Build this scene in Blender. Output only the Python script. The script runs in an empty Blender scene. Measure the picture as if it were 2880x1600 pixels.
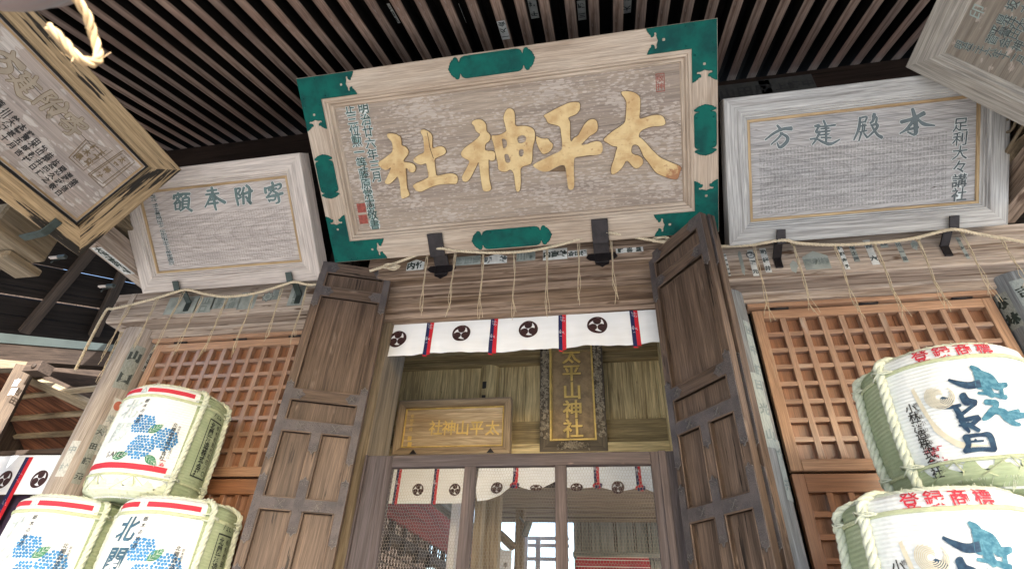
import bpy, bmesh, math, random
import numpy as np
from mathutils import Vector, Matrix
from mathutils.geometry import tessellate_polygon
random.seed(7)
C = bpy.context.scene.collection
SC = bpy.context.scene
R = math.radians

# ---------------------------------------------------------------- camera
YAW, PIT, ROL = R(-11.721), R(34.6276), R(2.7545)
FPX = 1522.6
CAM = np.array([0.0, -3.2, 1.5])
_cy, _sy, _cp, _sp = math.cos(YAW), math.sin(YAW), math.cos(PIT), math.sin(PIT)
_fw = np.array([_sy*_cp, _cy*_cp, _sp]); _rt = np.array([_cy, -_sy, 0]); _up = np.cross(_rt, _fw)
_r2 = math.cos(ROL)*_rt + math.sin(ROL)*_up
_u2 = -math.sin(ROL)*_rt + math.cos(ROL)*_up
cd = bpy.data.cameras.new('camera'); cam = bpy.data.objects.new('camera', cd); C.objects.link(cam)
cam.matrix_world = Matrix(((_r2[0], _u2[0], -_fw[0], CAM[0]), (_r2[1], _u2[1], -_fw[1], CAM[1]), (_r2[2], _u2[2], -_fw[2], CAM[2]), (0, 0, 0, 1)))
cd.sensor_width = 36; cd.lens = FPX/2880*36; cd.clip_start = .05; cd.clip_end = 2000
cd.dof.use_dof = True; cd.dof.focus_distance = 4.2; cd.dof.aperture_fstop = 4.5
SC.camera = cam

# ---------------------------------------------------------------- world, sun, exposure
w = bpy.data.worlds.new('World'); SC.world = w; w.use_nodes = True
SUN_EL, SUN_AZ = R(24), R(148)          # azimuth measured from +Y towards +X
nt = w.node_tree
sky = nt.nodes.new('ShaderNodeTexSky'); sky.sky_type = 'NISHITA'; sky.sun_disc = False
sky.sun_elevation = SUN_EL; sky.sun_rotation = SUN_AZ; sky.dust_density = 2.5; sky.air_density = 1.0
nt.nodes['Background'].inputs[1].default_value = .15
nt.links.new(sky.outputs[0], nt.nodes['Background'].inputs[0])
sl = bpy.data.lights.new('sun', 'SUN'); sl.energy = 4.6; sl.angle = R(.5); sl.color = (1, .985, .965)
so = bpy.data.objects.new('sun', sl); C.objects.link(so)
sd = Vector((math.sin(SUN_AZ)*math.cos(SUN_EL), math.cos(SUN_AZ)*math.cos(SUN_EL), math.sin(SUN_EL)))
so.rotation_euler = sd.to_track_quat('Z', 'Y').to_euler(); so.location = (0, -8, 12)
SC.view_settings.view_transform = 'Standard'; SC.view_settings.look = 'None'
SC.view_settings.exposure = 2.0; SC.view_settings.gamma = 1
SC.render.engine = 'CYCLES'
SC.cycles.use_denoising = True; SC.cycles.max_bounces = 7; SC.cycles.diffuse_bounces = 5
SC.cycles.glossy_bounces = 2; SC.cycles.transmission_bounces = 2; SC.cycles.caustics_reflective = False

# ---------------------------------------------------------------- pixel of the 2880x1600 photo -> point on a world plane
def ray(x, y):
    return (x-1440)*_r2 - (y-800)*_u2 + FPX*_fw
def onY(x, y, v): d = ray(x, y); return CAM + d*((v-CAM[1])/d[1])
def onX(x, y, v): d = ray(x, y); return CAM + d*((v-CAM[0])/d[0])
def onZ(x, y, v): d = ray(x, y); return CAM + d*((v-CAM[2])/d[2])
def onP(x, y, o, n): d = ray(x, y); return CAM + d*(((np.array(o)-CAM) @ n)/(d @ n))
def atD(x, y, dist): d = ray(x, y); return CAM + d/np.linalg.norm(d)*dist
def proj(p):
    q = np.array(p)-CAM; z = q @ _fw; return 1440+FPX*(q @ _r2)/z, 800-FPX*(q @ _u2)/z
# ---------------------------------------------------------------- mesh helpers
class Fr:                                   # a local frame: x right, y up, z out
    def __init__(s, o, ex, ey, ez=None):
        s.o = np.array(o, float); s.ex = np.array(ex, float); s.ey = np.array(ey, float)
        s.ex /= np.linalg.norm(s.ex); s.ey /= np.linalg.norm(s.ey)
        s.ez = np.cross(s.ex, s.ey) if ez is None else np.array(ez, float)
    def p(s, x, y, z=0.): return s.o + s.ex*x + s.ey*y + s.ez*z
    def at(s, px, py, z=0.):                # photo pixel -> local x, y on the plane at height z
        q = onP(px, py, s.o+s.ez*z, s.ez) - s.o; return q @ s.ex, q @ s.ey
W = Fr((0, 0, 0), (1, 0, 0), (0, 1, 0))
XZ = lambda y, x=0, z=0: Fr((x, y, z), (1, 0, 0), (0, 0, 1))     # facade plane facing the viewer (z local = -Y)
_BF = []
def _mkbox():
    cs = [(i, j, k) for i in (-1, 1) for j in (-1, 1) for k in (-1, 1)]
    vid = lambda c, a: cs.index(c)*3+a
    pos = []
    for c in cs:
        for a in range(3): pos.append(np.array([c[b] if b == a else c[b]*.9 for b in range(3)]))
    fs = []
    for a in range(3):
        b, c_ = [x for x in range(3) if x != a]
        for s in (-1, 1):
            q = []
            for (u, v) in ((-1, -1), (1, -1), (1, 1), (-1, 1)):
                t = [0]*3; t[a] = s; t[b] = u; t[c_] = v; q.append(vid(tuple(t), a))
            fs.append(q)
            for u in (-1, 1):
                if a < b: pass
    for e in range(3):
        a, b = [x for x in range(3) if x != e]
        for u in (-1, 1):
            for v in (-1, 1):
                t = [0]*3; t[a] = u; t[b] = v; t[e] = -1; c1 = tuple(t); t[e] = 1; c2 = tuple(t)
                fs.append([vid(c1, a), vid(c1, b), vid(c2, b), vid(c2, a)])
    for c in cs: fs.append([vid(c, 0), vid(c, 1), vid(c, 2)])
    out = []
    for f in fs:
        p = [pos[i] for i in f]; n = np.cross(p[1]-p[0], p[2]-p[0])
        out.append(f if n @ sum(p) > 0 else f[::-1])
    return cs, out
_BC, _BF = _mkbox()
class MB:
    def __init__(s): s.v = []; s.f = []; s.m = []; s.g = []; s.sm = []
    def add(s, v, f, mat=0, g=None, smooth=False):
        k = len(s.v); s.v += [tuple(p) for p in v]
        s.g += [tuple(q) for q in (g if g is not None else v)]
        for q in f: s.f.append(tuple(i+k for i in q)); s.m.append(mat); s.sm.append(smooth)
    def box(s, fr, x0, x1, y0, y1, z0, z1, mat=0, grain=None, bev=.003):
        lo = np.array([min(x0, x1), min(y0, y1), min(z0, z1)]); hi = np.array([max(x0, x1), max(y0, y1), max(z0, z1)])
        c = (lo+hi)/2; h = (hi-lo)/2; bv = min(bev, h.min()*.45)
        if grain is None: grain = int(np.argmax(h))
        o = np.array([random.uniform(-30, 30) for _ in range(3)]); oth = [a for a in range(3) if a != grain]
        V = []; G = []
        for cc in _BC:
            for a in range(3):
                l = np.array([c[b]+cc[b]*(h[b] if b == a else h[b]-bv) for b in range(3)])
                V.append(fr.p(*l)); G.append((l[grain]+o[0], l[oth[0]]+o[1], l[oth[1]]+o[2]))
        flip = np.cross(fr.ex, fr.ey) @ fr.ez < 0
        s.add(V, [f[::-1] for f in _BF] if flip else _BF, mat, G)
        return s
    def prism(s, fr, loops, z0, z1, mat=0, goff=True, side=True, grain=0):
        # loops: list of closed 2-D loops (outer first, then holes); faces the +z side
        loops = [[(float(a), float(b)) for a, b in l] for l in loops]
        def area(l): return sum(l[i][0]*l[(i+1) % len(l)][1]-l[(i+1) % len(l)][0]*l[i][1] for i in range(len(l)))
        loops = [l if (area(l) > 0) == (i == 0) else l[::-1] for i, l in enumerate(loops)]
        tri = tessellate_polygon([[Vector((a, b, 0)) for a, b in l] for l in loops])
        flat = [p for l in loops for p in l]
        o = (random.uniform(-9, 9), random.uniform(-9, 9), random.uniform(-9, 9)) if goff else (0, 0, 0)
        G = [((a if grain == 0 else b)+o[0], (b if grain == 0 else a)+o[1], o[2]) for a, b in flat]
        T = []
        for t in tri:
            a, b, c = (flat[i] for i in t)
            T.append(t if (b[0]-a[0])*(c[1]-a[1])-(b[1]-a[1])*(c[0]-a[0]) > 0 else t[::-1])
        s.add([fr.p(a, b, z1) for a, b in flat], T, mat, G)
        if side and z0 != z1:
            k = 0
            for l in loops:
                n = len(l); V = [fr.p(a, b, z0) for a, b in l]+[fr.p(a, b, z1) for a, b in l]
                gg = G[k:k+n]; G2 = [(q[0], q[1], q[2]-abs(z1-z0)) for q in gg]+gg
                s.add(V, [(i, (i+1) % n, n+(i+1) % n, n+i) for i in range(n)], mat, G2); k += n
        return s
    def tube(s, pts, r, n=6, mat=0, cap=True):
        pts = [np.array(p, float) for p in pts]; rr = r if hasattr(r, '__len__') else [r]*len(pts)
        V = []; G = []; a = None; L = random.uniform(0, 9)
        for i, p in enumerate(pts):
            d = pts[min(i+1, len(pts)-1)]-pts[max(i-1, 0)]; d = d/(np.linalg.norm(d)+1e-12)
            if a is None:
                a = np.cross(d, (0, 0, 1.)) if abs(d[2]) < .9 else np.cross(d, (1., 0, 0))
            a = a-d*(a @ d); a /= np.linalg.norm(a); b = np.cross(d, a)
            if i: L += np.linalg.norm(p-pts[i-1])
            for k in range(n):
                t = 2*math.pi*k/n; V.append(p+(a*math.cos(t)+b*math.sin(t))*rr[i]); G.append((L, rr[i]*math.cos(t), rr[i]*math.sin(t)))
        F = [(i*n+k, i*n+(k+1) % n, (i+1)*n+(k+1) % n, (i+1)*n+k) for i in range(len(pts)-1) for k in range(n)]
        if cap: F += [tuple(range(n))[::-1], tuple((len(pts)-1)*n+k for k in range(n))]
        s.add(V, F, mat, G, smooth=n > 4); return s
    def rope(s, pts, r, strands=3, pitch=.06, step=.008, n=5, mat=0):
        P = resample(pts, step); ph0 = random.uniform(0, 6); L = 0; rows = [[] for _ in range(strands)]; a = None
        for i, p in enumerate(P):
            d = P[min(i+1, len(P)-1)]-P[max(i-1, 0)]; d = d/(np.linalg.norm(d)+1e-12)
            if a is None: a = np.cross(d, (.1, .2, 1.)) if abs(d[2]) < .9 else np.cross(d, (1., .1, 0))
            a = a-d*(a @ d); a /= np.linalg.norm(a); b = np.cross(d, a)
            if i: L += np.linalg.norm(p-P[i-1])
            for k in range(strands):
                t = ph0+2*math.pi*(L/pitch+k/strands); rows[k].append(p+(a*math.cos(t)+b*math.sin(t))*r*.5)
        for q in rows: s.tube(q, r*.56, n, mat)
        return s
    def lathe(s, c, prof, n=48, mat=0, a0=0., a1=2*math.pi, rfun=None, smooth=True):
        V = []; G = []; full = abs(a1-a0-2*math.pi) < 1e-6; m = n if full else n+1; o = random.uniform(-9, 9)
        for r, z in prof:
            for k in range(m):
                t = a0+(a1-a0)*k/n; q = r*(rfun(t, z) if rfun else 1)
                V.append((c[0]+q*math.sin(t), c[1]-q*math.cos(t), c[2]+z)); G.append((z+o, t*max(r, .05), o))
        F = [(i*m+k, i*m+(k+1) % m, (i+1)*m+(k+1) % m, (i+1)*m+k) for i in range(len(prof)-1) for k in range(n)]
        s.add(V, F, mat, G, smooth=smooth); return s
    def grid(s, fn, nu, nv, mat=0, smooth=True):
        V = []; G = []
        for i in range(nu+1):
            for j in range(nv+1): V.append(fn(i/nu, j/nv)); G.append((i/nu, j/nv, 0))
        s.add(V, [(i*(nv+1)+j, (i+1)*(nv+1)+j, (i+1)*(nv+1)+j+1, i*(nv+1)+j+1) for i in range(nu) for j in range(nv)], mat, G, smooth=smooth); return s
    def text(s, P, txt, u, v, size, mat=0, vert=False, gap=1.04, bold=0., shear=0., wid=1., jit=0., rot=0.):
        # P(u, v) -> world; u, v centre of the first glyph
        for ch in txt:
            if ch not in ' \u3000':
                vs, fs = glyph(ch, bold); rnd = random.Random(hash_(ch)); cr, sr = math.cos(rot), math.sin(rot)
                L = []
                for a, b in vs:
                    a2 = (a+shear*b)*wid+rnd.uniform(-jit, jit); b2 = b+rnd.uniform(-jit, jit)
                    L.append(P(u+(a2*cr-b2*sr)*size, v+(a2*sr+b2*cr)*size))
                s.add(L, fs, mat)
            if vert: u += math.sin(rot)*size*gap; v -= math.cos(rot)*size*gap
            else:
                adv = gap*wid*(.62 if ord(ch) < 256 else 1.); u += math.cos(rot)*size*adv; v += math.sin(rot)*size*adv
        return s
    def build(s, name, mats, parent=None, origin=None):
        o = np.array(origin if origin is not None else (parent['_o'] if parent is not None else np.mean(np.array(s.v), 0)))
        me = bpy.data.meshes.new(name); me.from_pydata([tuple(np.array(p)-o) for p in s.v], [], s.f)
        mats = mats if isinstance(mats, (list, tuple)) else [mats]
        for m in mats: me.materials.append(m)
        me.polygons.foreach_set('material_index', s.m); me.polygons.foreach_set('use_smooth', s.sm)
        at = me.attributes.new('gc', 'FLOAT_VECTOR', 'POINT'); at.data.foreach_set('vector', np.array(s.g, np.float32).ravel())
        ob = bpy.data.objects.new(name, me); C.objects.link(ob)
        if parent is None: ob.location = o
        else:
            ob.parent = parent; ob.location = tuple(o-np.array(parent['_o']))
        ob['_o'] = [float(x) for x in o]
        return ob
def brush(P, strokes, mb, grow=0., mat=0, n=0.):
    # brush strokes as flat ribbons with round ends: P(x, y, n) -> world, strokes = [(points, widths)]
    for si, (pts, ws) in enumerate(strokes):
        q = spline([np.array((a, b, 0.)) for a, b in pts], 6); m = len(q); ws = ws if hasattr(ws, '__len__') else [ws]*2
        wv = np.interp(np.linspace(0, 1, m), np.linspace(0, 1, len(ws)), ws)/2+grow; V = []
        T = [q[min(i+1, m-1)]-q[max(i-1, 0)] for i in range(m)]; T = [t/(np.linalg.norm(t)+1e-9) for t in T]
        nn = n+si*.00006
        for i in range(m): N_ = np.array((-T[i][1], T[i][0])); V += [P(*(q[i][:2]+N_*wv[i]), nn), P(*(q[i][:2]-N_*wv[i]), nn)]
        mb.add(V, [(2*i, 2*i+1, 2*i+3, 2*i+2) for i in range(m-1)], mat)
        for i, sg in ((0, -1), (m-1, 1)):
            N_ = np.array((-T[i][1], T[i][0])); D_ = T[i][:2]*sg
            mb.add([P(*(q[i][:2]+(N_*math.cos(t)+D_*math.sin(t)*.7)*wv[i]), nn) for t in np.linspace(0, math.pi, 9)], [tuple(range(9))], mat)
def hash_(c): return ord(c)*7919 % 10007
def resample(pts, step):
    pts = [np.array(p, float) for p in pts]; out = [pts[0]]
    for a, b in zip(pts, pts[1:]):
        n = max(1, int(np.linalg.norm(b-a)/step)); out += [a+(b-a)*k/n for k in range(1, n+1)]
    return out
def spline(pts, n=10):                      # Catmull-Rom through the points
    pts = [np.array(p, float) for p in pts]; q = [2*pts[0]-pts[1]]+pts+[2*pts[-1]-pts[-2]]; out = []
    for i in range(1, len(q)-2):
        for k in range(n):
            t = k/n; a, b, c, d = q[i-1:i+3]
            out.append(.5*(2*b+(c-a)*t+(2*a-5*b+4*c-d)*t*t+(3*b-a-3*c+d)*t**3))
    return out+[pts[-1]]
def smooth(l, it=2):                        # Chaikin on a closed loop
    for _ in range(it):
        o = []
        for i in range(len(l)):
            a = l[i]; b = l[(i+1) % len(l)]
            o += [(.75*a[0]+.25*b[0], .75*a[1]+.25*b[1]), (.25*a[0]+.75*b[0], .25*a[1]+.75*b[1])]
        l = o
    return l
_GL = {}
def glyph(ch, bold=0.):                     # built-in font glyph as flat triangles, about one unit high, centred
    k = (ch, bold)
    if k not in _GL:
        c = bpy.data.curves.new('glyph', 'FONT'); c.body = ch; c.offset = bold; c.resolution_u = 2
        o = bpy.data.objects.new('glyph', c); C.objects.link(o)
        ev = o.evaluated_get(bpy.context.evaluated_depsgraph_get()); m = ev.to_mesh()
        cx = .5 if ord(ch) > 255 else .3
        _GL[k] = ([(v.co.x-cx, v.co.y-.37) for v in m.vertices], [tuple(p.vertices) for p in m.polygons])
        ev.to_mesh_clear(); bpy.data.objects.remove(o); bpy.data.curves.remove(c)
    return _GL[k]
def tag(o, label, cat, group=None, kind=None):
    if label: o['label'] = label
    if cat: o['category'] = cat
    if group: o['group'] = group
    if kind: o['kind'] = kind
    return o
def thing(name, label, cat, loc, group=None):
    o = bpy.data.objects.new(name, None); C.objects.link(o); o.location = tuple(loc); o.empty_display_size = .1
    o['_o'] = [float(x) for x in loc]; return tag(o, label, cat, group)
def dup(root, loc, label=None):
    r = root.copy(); C.objects.link(r); r.location = tuple(loc); r['_o'] = [float(x) for x in loc]
    if label: r['label'] = label
    for ch in list(root.children):
        c = ch.copy(); C.objects.link(c); c.parent = r
        for g in list(ch.children):
            d = g.copy(); C.objects.link(d); d.parent = c
    return r
# ---------------------------------------------------------------- materials
class NM:
    def __init__(s, name):
        s.m = bpy.data.materials.new(name); s.m.use_nodes = True; s.t = s.m.node_tree; s.b = s.t.nodes['Principled BSDF']
        s.gc = s.n('ShaderNodeAttribute'); s.gc.attribute_name = 'gc'; s.co = s.gc.outputs['Vector']
    def n(s, ty, **kw):
        x = s.t.nodes.new(ty)
        for k, v in kw.items(): setattr(x, k, v)
        return x
    def l(s, a, b): s.t.links.new(a, b)
    def set(s, node, i, v):
        if hasattr(v, 'is_output'): s.l(v, node.inputs[i])
        else: node.inputs[i].default_value = v
    def vm(s, op, a, b):
        x = s.n('ShaderNodeVectorMath', operation=op); s.set(x, 0, a); s.set(x, 1, b); return x.outputs[0]
    def ma(s, op, a, b=0., c=0., clamp=False):
        x = s.n('ShaderNodeMath', operation=op, use_clamp=clamp); s.set(x, 0, a); s.set(x, 1, b); s.set(x, 2, c); return x.outputs[0]
    def noise(s, co, scale, det=4., rough=.55, out=0):
        x = s.n('ShaderNodeTexNoise'); s.l(s.vm('MULTIPLY', co, scale) if not isinstance(scale, (int, float)) else co, x.inputs['Vector'])
        x.inputs['Scale'].default_value = 1. if not isinstance(scale, (int, float)) else scale
        x.inputs['Detail'].default_value = det; x.inputs['Roughness'].default_value = rough; return x.outputs[out]
    def step(s, v, a, b):
        x = s.n('ShaderNodeMapRange', clamp=True, interpolation_type='SMOOTHSTEP'); s.l(v, x.inputs[0]); x.inputs[1].default_value = a; x.inputs[2].default_value = b; return x.outputs[0]
    def mix(s, f, a, b, mode='MIX'):
        x = s.n('ShaderNodeMix', data_type='RGBA', blend_type=mode)
        s.set(x, 0, f)
        for i, v in ((6, a), (7, b)): s.set(x, i, v if hasattr(v, 'is_output') else (*v, 1))
        return x.outputs[2]
    def bump(s, h, st, dist=.004):
        x = s.n('ShaderNodeBump'); s.l(h, x.inputs['Height']); x.inputs['Strength'].default_value = st; x.inputs['Distance'].default_value = dist
        s.l(x.outputs[0], s.b.inputs['Normal'])
    def done(s, col, rough=.7, metal=0., spec=.5):
        s.set(s.b, 'Base Color', col if hasattr(col, 'is_output') else (*col, 1)); s.set(s.b, 'Roughness', rough); s.set(s.b, 'Metallic', metal)
        s.b.inputs['Specular IOR Level'].default_value = spec; return s.m
def wood(name, light, dark, alt, st=(.38, .72), fine=.25, rough=.75, bump=.5, ring=None, blotch=None, crack=None, spots=None, sc=1., spec=.35, names=None, objrand=0.):
    k = NM(name); co = k.co
    wob = k.noise(co, (.9*sc, 3*sc, 3*sc), 2, .5, 1)
    co2 = k.vm('ADD', co, k.vm('MULTIPLY', k.vm('SUBTRACT', wob, (.5, .5, .5)), (.0, .05, .05)))
    low = k.noise(co, (.7*sc, 5*sc, 5*sc), 3, .6); stk = k.noise(co2, (1.3*sc, 34*sc, 34*sc), 6, .62); fin = k.noise(co2, (7*sc, 260*sc, 260*sc), 2, .5)
    col = k.mix(k.step(low, .38, .66), light, alt)
    col = k.mix(k.step(stk, *st), col, dark)
    h = k.ma('ADD', k.ma('MULTIPLY', stk, -1.), k.ma('MULTIPLY', fin, -.5))
    if ring:                                # flat-sawn growth rings: (u0, v0, w, taper, freq, strength)
        u0, v0, w0, tp, fq, stg = ring
        sx = k.n('ShaderNodeSeparateXYZ'); k.l(co2, sx.inputs[0])
        dv = k.ma('SUBTRACT', sx.outputs[1], v0); du = k.ma('SUBTRACT', sx.outputs[0], u0)
        rr = k.ma('SQRT', k.ma('ADD', k.ma('MULTIPLY', dv, dv), w0*w0))
        ph = k.ma('ADD', k.ma('SUBTRACT', rr, k.ma('MULTIPLY', du, tp)), k.ma('MULTIPLY', low, .03))
        rg = k.ma('POWER', k.ma('FRACT', k.ma('MULTIPLY', ph, fq)), 8.)
        col = k.mix(k.ma('MULTIPLY', rg, stg), col, dark); h = k.ma('SUBTRACT', h, k.ma('MULTIPLY', rg, .5))
    if names:                               # rows of faded ink columns between two heights (v0, v1, size)
        v0, v1, sz, stg, u0, u1 = names
        br = k.n('ShaderNodeTexNoise'); br.inputs['Scale'].default_value = 1; br.inputs['Detail'].default_value = 2
        k.l(k.vm('MULTIPLY', co, (2.1/sz, 1.6/sz, 0)), br.inputs['Vector'])
        bk = k.n('ShaderNodeTexBrick'); bk.offset = 0; bk.inputs['Scale'].default_value = 1/sz; bk.inputs['Mortar Size'].default_value = .16; bk.inputs['Mortar Smooth'].default_value = .5
        bk.inputs['Brick Width'].default_value = .9; bk.inputs['Row Height'].default_value = 1.35; k.l(co, bk.inputs['Vector'])
        s2 = k.n('ShaderNodeSeparateXYZ'); k.l(co, s2.inputs[0])
        msk = k.ma('MULTIPLY', k.ma('MULTIPLY', k.ma('GREATER_THAN', s2.outputs[1], v0), k.ma('LESS_THAN', s2.outputs[1], v1)), k.ma('MULTIPLY', k.ma('GREATER_THAN', s2.outputs[0], u0), k.ma('LESS_THAN', s2.outputs[0], u1)))
        inv = k.ma('SUBTRACT', 1., bk.outputs['Fac'])
        col = k.mix(k.ma('MULTIPLY', k.ma('MULTIPLY', msk, inv), k.ma('MULTIPLY', k.step(br.outputs[0], .3, .6), stg)), col, dark)
    if blotch:                              # pale lens-shaped weather flecks: (colour, lo, hi, scale)
        c, lo, hi, s_ = blotch
        vb = k.n('ShaderNodeTexVoronoi', feature='F1'); vb.inputs['Scale'].default_value = 1; vb.inputs['Randomness'].default_value = 1
        k.l(k.vm('ADD', k.vm('MULTIPLY', co, (13*s_, 38*s_, 20*s_)), k.noise(co, (25*s_, 40*s_, 40*s_), 3, .6, 1)), vb.inputs['Vector'])
        b1 = k.ma('MULTIPLY_ADD', k.noise(co, (1.3*s_, 2.2*s_, 3), 3, .6), 1.9, -.45)
        fl = k.step(k.ma('SUBTRACT', k.ma('ADD', vb.outputs['Distance'], .42), b1), hi, lo)
        col = k.mix(k.ma('MULTIPLY', fl, .8), col, c)
    if crack:
        c, lo, hi = crack; cr = k.noise(co2, (2.2*sc, 42*sc, 42*sc), 5, .65); ms = k.noise(co, (2., 6., 6.), 2)
        col = k.mix(k.step(k.ma('ADD', cr, k.ma('MULTIPLY', k.ma('SUBTRACT', ms, .5), .7)), lo, hi), col, c)
    if spots:
        c, lo, hi, s_ = spots; sp = k.noise(co, (4*s_, 14*s_, 14*s_), 3, .6); col = k.mix(k.step(sp, lo, hi), col, c)
    if objrand:
        oi = k.n('ShaderNodeObjectInfo'); col = k.mix(1., col, k.mix(oi.outputs['Random'], (1-objrand, 1-objrand*.95, 1-objrand*.85), (1+objrand*.5, 1+objrand*.45, 1+objrand*.4)), 'MULTIPLY')
    mid = k.noise(co2, (2.6*sc, 95*sc, 95*sc), 3, .6)
    col = k.mix(1., col, k.mix(k.step(mid, .34, .66), (1+fine*.35,)*3, (1-fine*.9,)*3), 'MULTIPLY')
    col = k.mix(1., col, k.mix(k.step(fin, .3, .7), (1+fine*.4,)*3, (1-fine,)*3), 'MULTIPLY')
    k.bump(h, bump, .003)
    return k.done(col, rough, 0., spec)
def plain(name, col, rough=.6, metal=0., var=.25, sc=20., bump=0., spec=.5, col2=None, bsc=None):
    k = NM(name); n = k.noise(k.co, sc, 4, .6)
    c = k.mix(k.step(n, .35, .7), col, col2 or tuple(x*(1-var) for x in col))
    if bump: k.bump(k.noise(k.co, bsc or sc*4, 3, .6), bump, .004)
    return k.done(c, rough, metal, spec)
def cloth(name, col, sc=900, rough=.85, trans=0.):
    k = NM(name); a = k.noise(k.co, 6., 3); c = k.mix(k.step(a, .3, .7), col, tuple(x*.93 for x in col))
    return k.done(c, rough, 0., .2)
# ---------------------------------------------------------------- material library (base colours)
M = {}
M['beam'] = wood('beam_wood', (.50, .42, .35), (.15, .095, .062), (.38, .31, .255), st=(.44, .70), spots=((.11, .065, .04), .60, .68, .8), bump=.7)
M['beamc'] = wood('beam_wood_brown', (.36, .27, .205), (.09, .055, .034), (.23, .155, .10), st=(.40, .68), spots=((.09, .05, .03), .60, .70, .7), bump=.7)
M['beamd'] = wood('beam_wood_dark', (.085, .058, .042), (.03, .02, .014), (.06, .042, .03))
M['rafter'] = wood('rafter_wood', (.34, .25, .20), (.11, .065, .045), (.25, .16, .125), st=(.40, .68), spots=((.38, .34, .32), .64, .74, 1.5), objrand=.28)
M['sideshade'] = wood('shaded_side_wood', (.012, .009, .007), (.005, .004, .004), (.009, .006, .005), spec=.1)  # near-black colour standing for the shade on the rafter sides
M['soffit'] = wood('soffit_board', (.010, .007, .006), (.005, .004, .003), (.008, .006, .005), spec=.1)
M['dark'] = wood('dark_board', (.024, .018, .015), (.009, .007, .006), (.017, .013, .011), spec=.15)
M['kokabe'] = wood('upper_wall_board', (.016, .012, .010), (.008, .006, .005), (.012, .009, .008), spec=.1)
M['girder'] = wood('girder_wood', (.035, .022, .016), (.014, .009, .007), (.025, .016, .012), spec=.15)
M['signc'] = wood('sign_frame_wood', (.51, .425, .34), (.25, .18, .125), (.42, .33, .25), st=(.5, .85), fine=.2, spots=((.33, .25, .185), .60, .78, .55))
M['panelc'] = wood('sign_panel_wood', (.375, .305, .24), (.20, .145, .105), (.29, .235, .195), st=(.5, .85), fine=.2, bump=.3,
                   blotch=((.47, .405, .35), .25, .36, 1.9), ring=(1.0, .45, .08, .12, 20, .25))
M['signl'] = wood('sign_left_frame', (.585, .525, .475), (.30, .24, .20), (.50, .44, .40), st=(.52, .85), fine=.22)
M['panell'] = wood('sign_left_panel', (.52, .465, .43), (.20, .165, .145), (.455, .405, .375), st=(.55, .9), fine=.25, ring=(.0, .24, .06, .30, 24, .38), names=(.04, .40, .022, .42, .14, 1.14))
M['signr'] = wood('sign_right_frame', (.47, .46, .44), (.20, .185, .175), (.41, .41, .40), st=(.46, .82), fine=.25)
M['panelr'] = wood('sign_right_panel', (.44, .42, .405), (.15, .145, .14), (.37, .36, .355), st=(.52, .88), fine=.28, ring=(.0, .26, .06, -.30, 24, .38), names=(.04, .43, .022, .50, .06, 1.10), spots=((.10, .08, .07), .70, .73, 2.))
M['yellow'] = wood('sign_yellow_wood', (.40, .29, .165), (.20, .135, .07), (.33, .24, .14), st=(.45, .8), crack=((.02, .016, .012), .585, .63))
M['paneln'] = wood('sign_side_panel', (.37, .315, .275), (.21, .165, .14), (.33, .285, .26), st=(.5, .85), fine=.18, bump=.25, blotch=((.50, .46, .42), .24, .34, .8), sc=.8)
M['trim'] = wood('pale_trim_wood', (.50, .36, .20), (.30, .20, .10), (.46, .32, .18))
M['signf'] = wood('sign_far_frame', (.40, .375, .33), (.22, .195, .165), (.35, .33, .30), st=(.48, .82))
M['panelf'] = wood('sign_far_panel', (.31, .275, .225), (.20, .17, .14), (.27, .245, .21), fine=.15, blotch=((.48, .42, .37), .22, .30, .55))
M['door'] = wood('door_wood', (.158, .110, .082), (.050, .032, .023), (.108, .074, .055), st=(.38, .76), fine=.3, rough=.55, spots=((.25, .19, .15), .62, .80, 1.0), crack=((.02, .013, .01), .66, .72))
M['jamb'] = wood('jamb_wood', (.24, .19, .125), (.12, .09, .055), (.20, .165, .12))
M['stile'] = wood('screen_frame_wood', (.115, .088, .082), (.05, .036, .033), (.09, .075, .078), st=(.42, .75), spots=((.30, .21, .18), .66, .76, 1.))
M['lattice'] = wood('lattice_cedar', (.33, .155, .082), (.19, .08, .04), (.25, .115, .06), st=(.46, .80), fine=.22, rough=.30, bump=.2, spec=1.)
M['lathead'] = wood('lattice_head_cedar', (.46, .285, .185), (.29, .155, .09), (.39, .23, .145), st=(.5, .85), fine=.22, rough=.42, bump=.25, spots=((.5, .38, .28), .6, .74, .9))
M['postb'] = wood('pillar_wood_bluegrey', (.27, .29, .31), (.12, .13, .14), (.22, .25, .27), st=(.42, .8), rough=.5, spots=((.42, .46, .48), .6, .7, .7))
M['postl'] = wood('pillar_wood_pale', (.47, .41, .36), (.25, .19, .15), (.40, .36, .335), st=(.45, .8), rough=.55, spots=((.60, .58, .56), .58, .7, .8))
M['inner'] = wood('inner_board', (.74, .61, .33), (.26, .19, .09), (.58, .46, .24), st=(.44, .74), fine=.3, spots=((.06, .04, .02), .69, .75, .8))
M['innerb'] = wood('inner_beam', (.38, .30, .155), (.15, .11, .055), (.29, .23, .12))
M['carve'] = wood('plaque_frame_wood', (.46, .40, .29), (.17, .14, .10), (.34, .29, .21), bump=1.)
M['carved'] = wood('plaque_frame_ground', (.16, .13, .09), (.07, .055, .04), (.12, .10, .07))
M['plv'] = plain('plaque_ground', (.34, .245, .135), .7, 0, .4, 12, 1.2, bsc=55)
M['plh'] = wood('keyaki_panel', (.70, .58, .40), (.30, .205, .11), (.43, .315, .18), ring=(.0, .2, .05, .2, 26, .4))
M['orange'] = wood('eave_cedar', (.27, .11, .055), (.09, .032, .016), (.19, .072, .035), sc=.6, st=(.40, .62))
M['orangep'] = wood('eave_batten_pale', (.58, .47, .38), (.36, .25, .18), (.5, .4, .3))
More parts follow.
